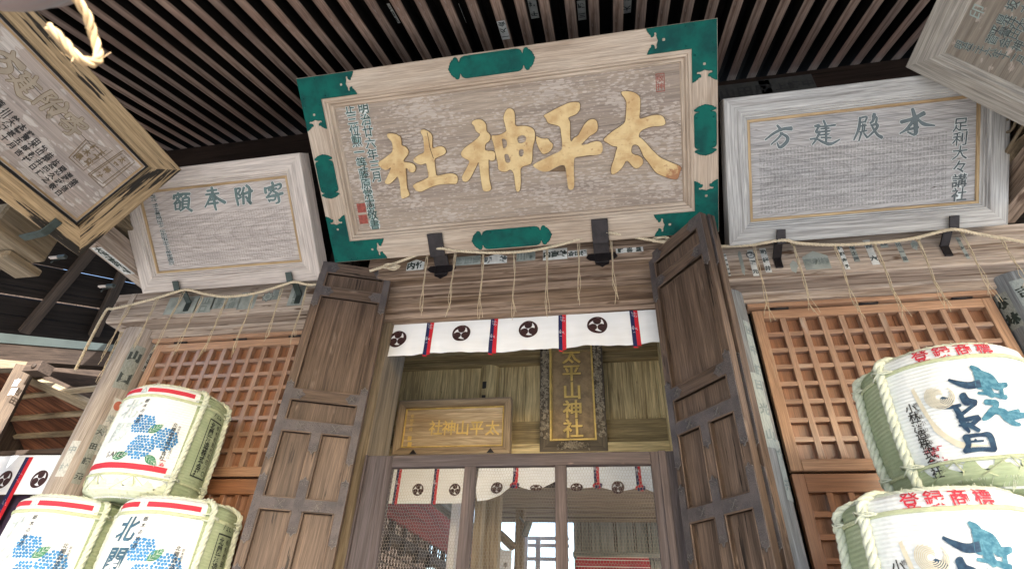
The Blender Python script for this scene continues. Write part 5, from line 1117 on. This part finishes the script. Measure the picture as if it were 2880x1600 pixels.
# small light fittings on the left tie beam (clips with pink tags)
for px, py in ((200, 718), (335, 800)):
    q = onZ(px, py, 3.765)+np.array((-.05, 0, 0)); g = MB(); g.box(W, q[0]-.055, q[0]+.01, q[1]-.014, q[1]+.014, 3.745, 3.771, 0); g.tube([q+np.array((-.03, 0, -.03)), q+np.array((-.05, -.02, -.05)), q+np.array((-.04, -.03, -.08))], .005, 5, 0); g.box(W, q[0]-.13, q[0]-.056, q[1]-.012, q[1]+.012, 3.752, 3.766, 1)
    tag(g.build('clip', [M['steel'], M['signl']]), 'small metal clip with a pinkish tag under the left tie beam, '+('by the yellow board' if px < 300 else 'by the head beam'), 'clip')

# ---------------------------------------------------------------- the side building at the left
d1 = ray(2200, 1160); d1 /= np.linalg.norm(d1); A_ = ray(175/1.0, 695); B_ = ray(62, 920); nb = np.cross(A_, B_); d2 = np.cross(d1, nb); d2 /= np.linalg.norm(d2); d2 = d2 if d2[2] > 0 else -d2
n3 = np.cross(d1, d2); O_ = atD(150, 850, 6.2)
if n3 @ (CAM-O_) < 0: n3 = -n3
FR_ = Fr(O_, d1, d2, n3); uv = lambda px, py: FR_.at(px, py)
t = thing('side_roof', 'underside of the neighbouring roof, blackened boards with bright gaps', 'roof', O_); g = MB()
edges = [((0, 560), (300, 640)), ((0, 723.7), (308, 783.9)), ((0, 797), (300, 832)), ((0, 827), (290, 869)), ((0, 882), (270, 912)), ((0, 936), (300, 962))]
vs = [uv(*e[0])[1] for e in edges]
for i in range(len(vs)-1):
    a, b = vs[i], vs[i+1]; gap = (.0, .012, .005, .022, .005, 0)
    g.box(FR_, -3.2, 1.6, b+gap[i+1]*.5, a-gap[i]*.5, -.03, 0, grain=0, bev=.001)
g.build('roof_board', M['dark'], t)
g = MB()
for a, b in (((256, 700), (68, 925)), ((325, 800), (262, 935)), ((95, 600), (-60, 800))):
    p, q = uv(*a), uv(*b); p = np.array(p); q = np.array(q); e = (q-p)/np.linalg.norm(q-p); f2 = Fr(FR_.p(*(p-e*.6)), FR_.ex*e[0]+FR_.ey*e[1], FR_.ex*-e[1]+FR_.ey*e[0]); f2.ez = n3
    g.box(f2, 0, np.linalg.norm(q-p)+.62, -.04, .04, .002, .05, grain=0)
g.build('roof_batten', M['beamd'], t)
# beam with a grey metal edge, tan post, cedar eave, curtain
yy = 1.9
def bar_px(name, label, p0, p1, q0, q1, y, mat, depth=.14, cat='beam', ext=1.2):
    a, b, c, d = onY(*p0, y), onY(*p1, y), onY(*q0, y), onY(*q1, y); a = a+(a-b)*ext; c = c+(c-d)*ext
    g = MB(); V = [a, b, d, c]; V += [v+np.array((0, depth, 0)) for v in V]; L = np.linalg.norm(b-a)
    G = [(0, 0, 0), (L, 0, 0), (L, .2, 0), (0, .2, 0)]; G += [(u, v, .2) for u, v, w_ in G]
    g.add(V, [(3, 2, 1, 0), (4, 5, 6, 7), (0, 1, 5, 4), (2, 3, 7, 6), (1, 2, 6, 5), (3, 0, 4, 7)], 0, G); return tag(g.build(name, mat), label, cat)
bar_px('metal_edge', 'grey green metal edge strip along the neighbouring eave', (0, 927), (345, 962), (0, 963), (345, 990), yy, M['steel'], cat='trim')
bar_px('eave_beam', 'dark brown beam under the grey metal edge', (0, 965), (345, 992), (0, 1012), (345, 1033), yy+.02, M['eaved'])
bar_px('eave_wall', 'brown stained board behind the dangling straw ends', (60, 1013), (345, 1033), (60, 1110), (345, 1150), yy+.6, M['beamd'], ext=.1, cat='board')
bar_px('post_arm', 'pale rail resting on the slanting tan post', (0, 1010), (110, 1020), (0, 1035), (100, 1034), yy-.04, M['jamb'], ext=.6, cat='rail')
a, b = onY(72, 1035, yy-.05), onY(-60, 1290, yy-.05); g = MB(); g.tube([a, onY(-140, 1440, yy-.05)], .135, 4); p_ = tag(g.build('side_post', M['sidepost']), 'tan post at the left edge with pale painted letters', 'post')
g = MB(); q = onY(52, 1055, yy-.25)
for ch, px, py in zip('吉田', (46, 36), (1075, 1100)):
    c = onY(px, py, yy-.20); g.text(lambda u, v: (c[0]+u, c[1], c[2]+v), ch, 0, 0, .10, 0, bold=.04)
g.build('lettering', M['pap'], p_)
g = MB(); q = onY(92, 1032, yy-.22); g.box(W, q[0]-.10, q[0]+.12, yy-.24, yy-.06, q[2]-.06, q[2]+.07); g.tube([(q[0]+.05, yy-.245, q[2]), (q[0]+.05, yy-.26, q[2])], .03, 8); g.build('joint_plate', M['beamd'], p_)
g = MB()
for i in range(14): g.box(W, -9.0, -8.95, -4+i*.9, -4+i*.9+.89, 0, 6.6, grain=2)
for i in range(6): g.box(W, -8.94+i*.9, -8.94+i*.9+.89, 7.4, 7.45, 0, 6.6, grain=2)
tag(g.build('sky_block_wall', M['beamd']), 'added dark board wall blocking sky light beyond the left eave', 'wall')  # wall added to keep sky light off the left corner
# cedar eave: boards with pale battens
yy2 = 3.0; ez_ = onY(120, 1150, yy2); d1 = np.array(onY(230, 1205, yy2+.5))-np.array(onY(95, 1050, yy2-.5))
t = thing('cedar_eave', 'orange cedar underside of the lower neighbouring eave with pale battens', 'eave', ez_)
pa, pb, pc = onY(85, 1060, 2.2), onY(250, 1160, 2.2), onY(-80, 1270, 4.6)
eu = (pb-pa)/np.linalg.norm(pb-pa); nn = np.cross(eu, pc-pa); nn /= np.linalg.norm(nn); nn = nn if nn @ (CAM-pa) > 0 else -nn; FE = Fr(pa, eu, np.cross(nn, eu), nn)
e_ = lambda px, py: FE.at(px, py)
g = MB(); P4 = [e_(*p) for p in ((70, 1045), (270, 1170), (330, 1290), (-160, 1290), (-160, 1120))]
cx0, cx1 = min(p[0] for p in P4), max(p[0] for p in P4); cy0, cy1 = min(p[1] for p in P4), max(p[1] for p in P4)
# planks run along the slope seen as diagonal streaks
N_ = 26
yt_ = e_(95, 1040)[1]; far = cy0 if abs(cy0-yt_) > abs(cy1-yt_) else cy1; far += .6*(1 if far > yt_ else -1); lo_, hi_ = min(yt_, far), max(yt_, far)
for i in range(N_): a = lo_+(hi_-lo_)*i/N_; g.box(FE, cx0-1.5, cx1+1.8, a, a+(hi_-lo_)/N_-.004, -.02, 0, grain=0, bev=.002)
g.build('eave_board', M['orange'], t); g = MB()
for p, q in (((60, 1113), (190, 1098)), ((18, 1176), (240, 1158)), ((-20, 1228), (215, 1214))):
    a, b = np.array(e_(*p)), np.array(e_(*q)); d = (b-a)/np.linalg.norm(b-a); f2 = Fr(FE.p(*(a-d*2.)), FE.ex*d[0]+FE.ey*d[1], FE.ex*-d[1]+FE.ey*d[0]); f2.ez = nn
    g.box(f2, 0, np.linalg.norm(b-a)+3., -.03, .03, .002, .06, grain=0)
a, b = np.array(e_(100, 1062)), np.array(e_(250, 1130)); d = (b-a)/np.linalg.norm(b-a); f2 = Fr(FE.p(*(a-d*.2)), FE.ex*d[0]+FE.ey*d[1], FE.ex*-d[1]+FE.ey*d[0]); f2.ez = nn; g.box(f2, 0, 2.5, -.07, .07, .003, .075, grain=0)
g.build('eave_batten', M['tanw'], t)
bar_px('curtain_beam', 'dark red brown beam over the curtain at the left edge', (0, 1268), (200, 1258), (0, 1282), (200, 1274), 2.4, M['beamd'])
bar_px('slanting_strut', 'brown strut sloping down to the left pillar', (100, 1040), (262, 1112), (110, 1058), (255, 1128), 2.05, M['beamd'], ext=.02)
CY = 2.35; PQ = lambda u, v, n=0.: np.array((u, CY-n-.01*math.sin(u*6+v*2), v)); a = onY(0, 1282, CY); b = onY(0, 1390, CY); xr = onY(200, 1330, CY)[0]
t = thing('side_curtain', 'white crested curtain behind the left pillar', 'curtain', (a[0], CY, b[2])); g = MB(); g.grid(lambda s, q_: PQ(a[0]-1.2+(xr-a[0]+1.2)*s, b[2]+(a[2]-b[2])*q_), 30, 3); g.build('cloth', M['cloth'], t)
for px, py in ((10, 1347), (109, 1346)): q = onY(px, py, CY-.01); g = MB(); crest(g, PQ, q[0], q[2], .105, 0); g.build('crest', M['maroon'], t)
q = onY(84, 1285, CY-.01); q2 = onY(40, 1392, CY-.01); g = MB(); ribbon(g, lambda u, v, n: PQ(u, v, n), q[0], q[2], q2[2]-.45, .115); g.build('ribbon', [M['cloth'], M['navy'], M['red'], M['whitet']], t)
bar_px('dark_curtain', 'dark purple cloth hanging below the white curtain at the left edge', (0, 1392), (110, 1392), (0, 1520), (60, 1520), CY+.06, plain('purple_cloth', (.035, .02, .05), .9, 0, .5, 4), .02, 'curtain', .8)
bar_px('pale_post', 'pale grey post behind the white curtain at the left edge', (58, 1392), (75, 1392), (-20, 1560), (0, 1560), CY+.1, M['greyw'], .1, 'post', 0.0) if False else None

# ---------------------------------------------------------------- sake barrels
def rad(R0, H):
    def prof(z):                             # rounded drum: tucked shoulders
        t = z/H; e = 1-.055*abs(2*t-1)**2.2
        if t < .07: e *= .80+.20*math.sin(t/.07*math.pi/2)
        if t > .95: e *= .86+.14*math.cos((t-.95)/.05*math.pi/2)
        return R0*e
    return prof
def barrel(label, c, z0, R0, H, style, group, faded=False):
    f = rad(R0, H); t = thing('sake_barrel', label, 'barrel', (c[0], c[1], z0)); rr = random.Random(int(abs(c[0])*1000))
    lump = lambda a, z: 1+.006*math.sin(a*7+z*9)+.004*math.sin(a*17-z*21)+.003*math.sin(a*3+2)
    def P(phi, z, n=0.): r = f(max(0, min(H, z)))*lump(phi, z)+n; return np.array((c[0]+r*math.sin(phi), c[1]-r*math.cos(phi), z0+z))
    zs = [0, .004, .012, .025, .04, .055]+[H*k/26 for k in range(3, 24)]+[H*.955, H*.97, H*.985, H*.995, H]
    # straw mat, white label cloth on the front, green rush at the sides
    lab = 62 if style == 'blue' else 65
    g = MB(); N_ = 120
    def shell(a0, a1, n, mat, z_lo=0, z_hi=H, off=0.):
        Z = [z for z in zs if z_lo <= z <= z_hi]; V = []; G = []
        for z in Z:
            for k in range(n+1): a = R(a0+(a1-a0)*k/n); V.append(P(a, z, off)); G.append((z, a*R0, 0))
        g.add(V, [(i*(n+1)+k, i*(n+1)+k+1, (i+1)*(n+1)+k+1, (i+1)*(n+1)+k) for i in range(len(Z)-1) for k in range(n)], mat, G, True)
    shell(-180, -lab, 40, 1); shell(-lab, lab, 48, 0); shell(lab, 180, 40, 1)
    for zz, s in ((0, -1), (H, 1)):
        g.add([P(R(a), zz) for a in range(0, 360, 6)], [tuple(range(60))[::s]], 1)
    g.build('straw_drum', [M['reedw'], M['reedg']], t)
    # green tucked straw at the foot of the drum
    g = MB(); a0, a1 = -lab-2, lab+2; n = 60; rows = []
    for i, z in enumerate(np.linspace(.005, .072, 5)):
        rows.append([P(R(a0+(a1-a0)*k/n), z*(1 if i < 4 else 1+.25*math.sin(k*.9)+.12*math.sin(k*2.3)), .004) for k in range(n+1)])
    V = [p for r_ in rows for p in r_]; g.add(V, [(i*(n+1)+k, i*(n+1)+k+1, (i+1)*(n+1)+k+1, (i+1)*(n+1)+k) for i in range(4) for k in range(n)], 0, [(p[2], k*.01, 0) for r_ in rows for k, p in enumerate(r_)], True)
    g.build('straw_skirt', M['reedg'] if style != 'blue' else reed('pale_green_straw', (.58, .64, .50), (.64, .69, .58), 55), t)
    # thin cords round the drum
    for zz in ((H*.865, H*.872, H*.858), (H*.165, H*.172)):
        g = MB()
        for z in zz: g.tube([P(R(a), z+.002*math.sin(a*.1), .004) for a in range(-180, 181, 6)], .0042, 5)
        if zz[0] > H*.5: g.build('cord', M['cord'], t)
    for a_ in (-40, -10, 28): 
        g.tube([P(R(a_), H*.17, .006), P(R(a_+3), H*.10, .008), P(R(a_-1), .02, .006)], .0028, 5); g.tube([P(R(a_+20), .03, .008), P(R(a_), H*.17, .008), P(R(a_-18), .035, .008)], .0025, 5)
    g.build('cord', M['cord'], t)
    # thick twisted ropes up the sides
    r_ = .017 if style == 'blue' else .019
    for a_, lean in ((-66, -4), (66, -4), (-101, -2), (115, 2)):
        g = MB(); pts = [P(R(a_+lean*(z/H-.5)*-1.2), z, r_*.75) for z in np.linspace(.0, H, 22)]
        pts = [np.array((c[0]+(p[0]-c[0])*.75, c[1]+(p[1]-c[1])*.75, z0+.008)) for p in pts[:1]]+pts+[np.array((c[0]+(p[0]-c[0])*q, c[1]+(p[1]-c[1])*q, z0+H+.012)) for p in pts[-1:] for q in (.85, .5)]
        g.rope(spline(pts, 2), r_, 3, .105, .010, 7)
        for zz in (H*.865, H*.17): g.tube([P(R(a_+lean*(zz/H-.5)*-1.2+k), zz+.012*math.sin(k*.3), r_*1.7*max(0, 1-(k/9)**2)+.003) for k in range(-9, 10, 2)], .0035, 5); g.tube([P(R(a_+lean*(zz/H-.5)*-1.2+k), zz+.012-.010*math.sin(k*.3), r_*1.75*max(0, 1-(k/9)**2)+.003) for k in range(-9, 10, 2)], .0035, 5)
        g.build('rope', M['ropew'], t)
    g = MB(); g.rope([P(R(a), H-.004, -.008) for a in range(-180, 181, 5)], .013, 3, .09, .012, 6); g.build('rim_rope', M['ropew'], t)
    # frayed straw at the rims
    g = MB()
    for k in range(90): a = R(rr.uniform(-180, 180)); p = P(a, H-.004, .0); q = P(a+rr.uniform(-.04, .04), H+rr.uniform(.004, .016), rr.uniform(-.005, .008)); g.tube([p, q], .0012, 3, 0, False)
    for k in range(70): a = R(rr.uniform(-180, 180)); p = P(a, .03, .004); q = P(a+rr.uniform(-.05, .05), rr.uniform(-.012, .01), rr.uniform(.0, .012)); g.tube([p, q], .0012, 3, 0, False)
    tag(g.build('straw_fray', M['ropew'], t), None, None, kind='stuff')
    # printing
    g = MB(); D = lambda phi_deg, z: (R(phi_deg)*R0, z)
    PT = lambda u, v, n=.0035: P(u/R0, v, n)
    def patch(a0, a1, zl, zh, mat, n=.003): g.grid(lambda s, q: PT(R(a0+(a1-a0)*s)*R0, zl+(zh-zl)*q, n), 16, 2, mat)
    if style == 'blue':
        patch(-56, -6, H*.905, H*.945, 0); patch(4, 56, H*.905, H*.945, 0); patch(-56, 56, H*.215, H*.262, 0)
        u, v = D(-1, H*.925); g.text(lambda a, b: PT(a, b), '△', u, v, .048, 7)
        u, v = D(-6, H*.74); g.text(lambda a, b: PT(a, b, .004), '北関', u, v, .125, 1, True, 1.14, .022, .14, .92, .004)
        u, v = D(9, H*.815); g.text(lambda a, b: PT(a, b, .004), '栃木の地酒', u, v, .026, 2, True, 1.2, .01, .1)
        u, v = D(-8, H*.33); g.text(lambda a, b: PT(a, b, .004), 'SAKE', u, v, .045, 2, False, 1.0, .0, .2)
        def hydr(phi, z, rad_, seed):
            q = random.Random(seed); u0, v0 = D(phi, z); s = .0158; k = 0
            for i in range(-6, 7):
                for j in range(-6, 7):
                    x, y = (i+.5*(j % 2))*s+q.uniform(-.002, .002), j*s*.95+q.uniform(-.002, .002)
                    if math.hypot(x, y*1.05) > rad_: continue
                    th = q.uniform(0, 1.5)
                    for m in range(4):
                        ang = th+m*1.5708; cxx, cyy = x+.0042*math.cos(ang), y+.0042*math.sin(ang)
                        g.add([PT(u0+cxx+.0046*math.cos(ang+b), v0+cyy+.0046*math.sin(ang+b), .0036) for b in (0, 1.57, 3.14, 4.71)], [(0, 1, 2, 3)], 3)
        hydr(16, H*.60, .062, 1); hydr(23, H*.40, .070, 2); hydr(43, H*.49, .066, 3)
        def leaf(phi, z, ang, L):
            u0, v0 = D(phi, z); ca, sa = math.cos(ang), math.sin(ang); q = [(L*s, L*.26*math.sin(math.pi*s**.85)) for s in np.linspace(0, 1, 12)]; q = q+[(a, -b) for a, b in q[-2:0:-1]]
            g.add([PT(u0+a*ca-b*sa, v0+a*sa+b*ca, .0042) for a, b in q], [tuple(range(len(q)))], 4)
            for s in (0.15, .35, .55, .75):
                for sg in (1, -1): g.tube([PT(u0+a*ca-b*sa, v0+a*sa+b*ca, .005) for a, b in ((L*s, 0), (L*(s+.18), sg*L*.17))], .0009, 3, 5)
            g.tube([PT(u0+L*s*ca, v0+L*s*sa, .005) for s in (.02, .98)], .0011, 3, 5)
        leaf(24.5, H*.525, .75, .085); leaf(31, H*.335, -.55, .085); leaf(-1, H*.295, .35, .085)
        u, v = D(47, H*.63); g.text(lambda a, b: PT(a, b, .0046), '北関酒造株式会社', u, v, .026, 2, True, 1.06, .012); u, v = D(52, H*.62); g.text(lambda a, b: PT(a, b, .0046), '栃木県栃木市田村町四八〇', u, v, .0155, 2, True, 1.04, .0)
        u, v = D(49, H*.295); g.text(lambda a, b: PT(a, b, .0048), '関', u, v, .026, 5, False, 1, .02); patch(46.6, 51.4, H*.27, H*.32, 0, .0036)
        # framed maker's mark on the green side
        for a0, a1, zl, zh in ((82, 83, H*.26, H*.78), (105, 106, H*.26, H*.78), (82, 106, H*.775, H*.787), (82, 106, H*.255, H*.267)): patch(a0, a1, zl, zh, 6)
        u, v = D(89, H*.73); g.text(lambda a, b: PT(a, b, .0046), '北関酒造株式会社', u, v, .043, 6, True, .96, .03); u, v = D(99.5, H*.735); g.text(lambda a, b: PT(a, b, .0046), '栃木市田村町四八〇', u, v, .030, 6, True, 1.16, .01)
        u, v = D(88, H*.845); g.text(lambda a, b: PT(a, b, .0046), '72L', u, v, .05, 6, False, 1.0, .0)
        mats = [M['redp'], plain('printed_slate_blue' if not faded else 'printed_pale_slate', (.045, .13, .21) if not faded else (.56, .66, .69), .75, 0, .4, 30), M['inkb'], M['blue'], M['leaf'], M['white'], M['gtext'], plain('printed_pale_blue', (.38, .55, .62), .75)]
    else:
        u, v = D(-34, H*.925); g.text(lambda a, b: PT(a, b-.045*abs(a/R0)**2*0, .004), '登録商標', u, v, .062, 0, False, 1.16, .012)
        s_ = 2.202                                   # brush lettering traced over the top barrel of the right stack
        def PB(a, b, n):
            u, v = cyl_uv(2380+a/s_, 950+b/s_, 1.372, R0+.0, -.79); return PT(u, v-2.045, n+.003)
        teal = [([(772, 178), (812, 215), (832, 300)], [14, 52, 60]), ([(800, 215), (880, 250), (930, 300), (985, 292)], [40, 60, 44, 26]), ([(815, 345), (900, 352), (982, 372)], [10, 18, 26]), ([(845, 250), (870, 320), (905, 360)], [40, 50, 30]), ([(955, 315), (960, 372)], [16, 24]),
                ([(862, 400), (925, 408), (905, 455)], [30, 30, 26]), ([(905, 450), (960, 462), (1000, 490), (1098, 480)], [26, 40, 50, 30]), ([(905, 455), (870, 490), (848, 505)], [46, 36, 18]), ([(985, 490), (1030, 530), (1070, 540)], [46, 26, 14]), ([(1000, 470), (1060, 455)], [20, 20])]
        navy = [([(636, 262), (690, 282), (760, 298), (825, 285)], [12, 26, 40, 44]), ([(596, 385), (648, 398)], [36, 36]), ([(648, 390), (640, 425)], [34, 20]), ([(720, 358), (745, 395), (800, 400)], [40, 48, 24]), ([(565, 434), (640, 430), (705, 418)], [6, 18, 16]), ([(672, 425), (705, 480), (730, 540), (762, 582)], [26, 34, 30, 14]), ([(690, 492), (800, 412)], [20, 16]), ([(705, 515), (815, 492)], [22, 24]), ([(822, 500), (770, 540), (700, 542)], [24, 22, 6]), ([(752, 535), (822, 574)], [24, 20]),
                ([(742, 612), (758, 660), (738, 702)], [40, 30, 28]), ([(742, 612), (830, 600), (888, 606), (920, 688)], [22, 16, 34, 30]), ([(738, 700), (830, 688), (922, 690)], [26, 20, 24]), ([(800, 630), (806, 640)], 10), ([(775, 642), (850, 636)], 7)]
        brush(PB, teal, g, 3.5, 2, .001); brush(PB, navy, g, 3.0, 1, .001)
        for k in range(11):                          # pale wing sweep behind the lettering
            pts = []
            for s in np.linspace(0, 1, 14): ph = -46.5+.4*k+(15+1.1*k)*s**1.7; z = H*(.70-.030*k)-H*(.46-.030*k)*math.sin(s*1.45); pts.append((R(ph)*R0, z))
            V = []; 
            for i, (a, b) in enumerate(pts): wd = .006*(1-.75*i/13); V += [PT(a-wd, b-wd*.4, .0034), PT(a+wd, b+wd*.4, .0034)]
            g.add(V, [(2*i, 2*i+1, 2*i+3, 2*i+2) for i in range(13)], 3)
        for k in range(7): g.tube([PT(R(-33)*R0+(.012+.0055*k)*math.cos(s), H*.60+(.012+.0055*k)*math.sin(s), .0036) for s in np.linspace(.3+k*.3, 5.2+k*.3, 16)], .0018, 3, 3)
        u, v = D(-52, H*.57); g.text(lambda a, b: PT(a, b, .0044), '小林酒造株式会社', u, v, .040, 4, True, .86, .016); u, v = D(-48, H*.585); g.text(lambda a, b: PT(a, b, .0044), '栃木県小山市卒島七四三', u, v, .018, 4, True, 1.35, .0)
        for k in range(26): 
            q = random.Random(k+4); a, b = q.uniform(-.028, .028), q.uniform(-.026, .026); l_ = q.uniform(.006, .016); vv = q.random() < .5; u, v = D(-50, H*.235); g.add([PT(u+a+x, v+b+y, .0038) for x, y in (((0, 0), (l_, 0), (l_, .003), (0, .003)) if vv else ((0, 0), (.003, 0), (.003, l_), (0, l_)))], [(0, 1, 2, 3)], 0)
        mats = [M['redp'], M['navyp'], M['teal'], M['beige'], M['inkb']]
    g.build('printing', mats, t)
    tag(t, None, None, group); return t
GL, GR_ = 'blue flower sake barrels stacked at the left', 'straw roped sake barrels stacked at the right'
LB = (-2.737, -.332); RB_ = (1.372, -.79)
HL, HR = .650, .540
barrel('white sake barrel with blue hydrangea print, on top of the left stack', LB, 2.135, .30, HL, 'blue', GL, True)
barrel('sake barrel below the topmost hydrangea barrel, beside the left panelled door', (LB[0]+.325, LB[1]-.02), 1.482, .30, HL, 'blue', GL)
barrel('sake barrel with hydrangea print cut off by the left edge of the view', (LB[0]-.315, LB[1]-.05), 1.482, .30, HL, 'blue', GL, True)
barrel('sake barrel with big teal brush lettering, on top of the right stack', RB_, 2.045, .305, HR, 'right', GR_)
barrel('sake barrel with teal brush lettering under the topmost one of the right stack', (RB_[0]-.235, RB_[1]-.03), 1.495, .31, HR, 'right', GR_)
barrel('sake barrel at the bottom right corner, showing only its rope and green side', (RB_[0]+.42, RB_[1]+.03), 1.495, .31, HR, 'right', GR_)
for x0, x1, y0, y1, zt_, s in ((-3.45, -2.02, -.72, -.02, 1.480, 'left'), (.75, 2.2, -1.15, -.45, 1.493, 'right')):
    g = MB(); g.box(W, x0, x1, y0, y1, zt_-.05, zt_)
    for x in (x0+.05, x1-.05):
        for y in (y0+.05, y1-.05): g.box(W, x-.04, x+.04, y-.04, y+.04, .0 if y < -.95 or (x < -3.9) else .92, zt_-.051)
    tag(g.build('barrel_stand', M['tanw']), 'plain wooden stand carrying the %s stack of sake barrels' % s, 'stand')

# ---------------------------------------------------------------- bell and its rope end close to the camera
rbell = .150; BC = atD(-60, -285, rbell/math.sin(R(6.86)))
t = thing('bell', 'large dull bronze bell cropped by the upper left corner', 'bell', BC); g = MB()
g.lathe(BC, [(rbell*math.sin(a), -rbell*math.cos(a)) for a in np.linspace(0, 1.42, 14)]+[(rbell*1.035, -.016), (rbell*1.035, .016)]+[(rbell*math.sin(a), -rbell*math.cos(a)) for a in np.linspace(1.72, 3.1416, 14)], 48); g.build('bell_shell', M['bell'], t)
g = MB(); g.rope(spline([BC+np.array((0, 0, rbell)), BC+np.array((.01, .05, .6)), BC+np.array((0, .1, 1.6))], 8), .02, 3, .12, .02, 6); g.build('hanger', M['straw'], t)
pts = [atD(150, -150, 1.05), atD(205, -20, 1.05), atD(243, 40, 1.05), atD(262, 100, 1.05), atD(277, 150, 1.04), atD(272, 172, 1.03), atD(250, 176, 1.02), atD(215, 158, 1.02), atD(178, 115, 1.03), atD(136, 74, 1.04)]
g = MB(); g.rope(spline(pts, 8), .0066, 3, .05, .006, 6)
for k_ in range(14):
    q_ = spline(pts, 8)[random.randrange(4, 70)]; g.tube([q_+np.array([random.uniform(-.006, .006) for _ in range(3)]), q_+np.array([random.uniform(-.022, .022) for _ in range(3)])], .0005, 3, 0, False)
tag(g.build('bell_rope', M['trim']), 'frayed loose end of straw rope dangling beside the bell', 'rope')
for o in bpy.data.objects:
    if '_o' in o.keys(): del o['_o']
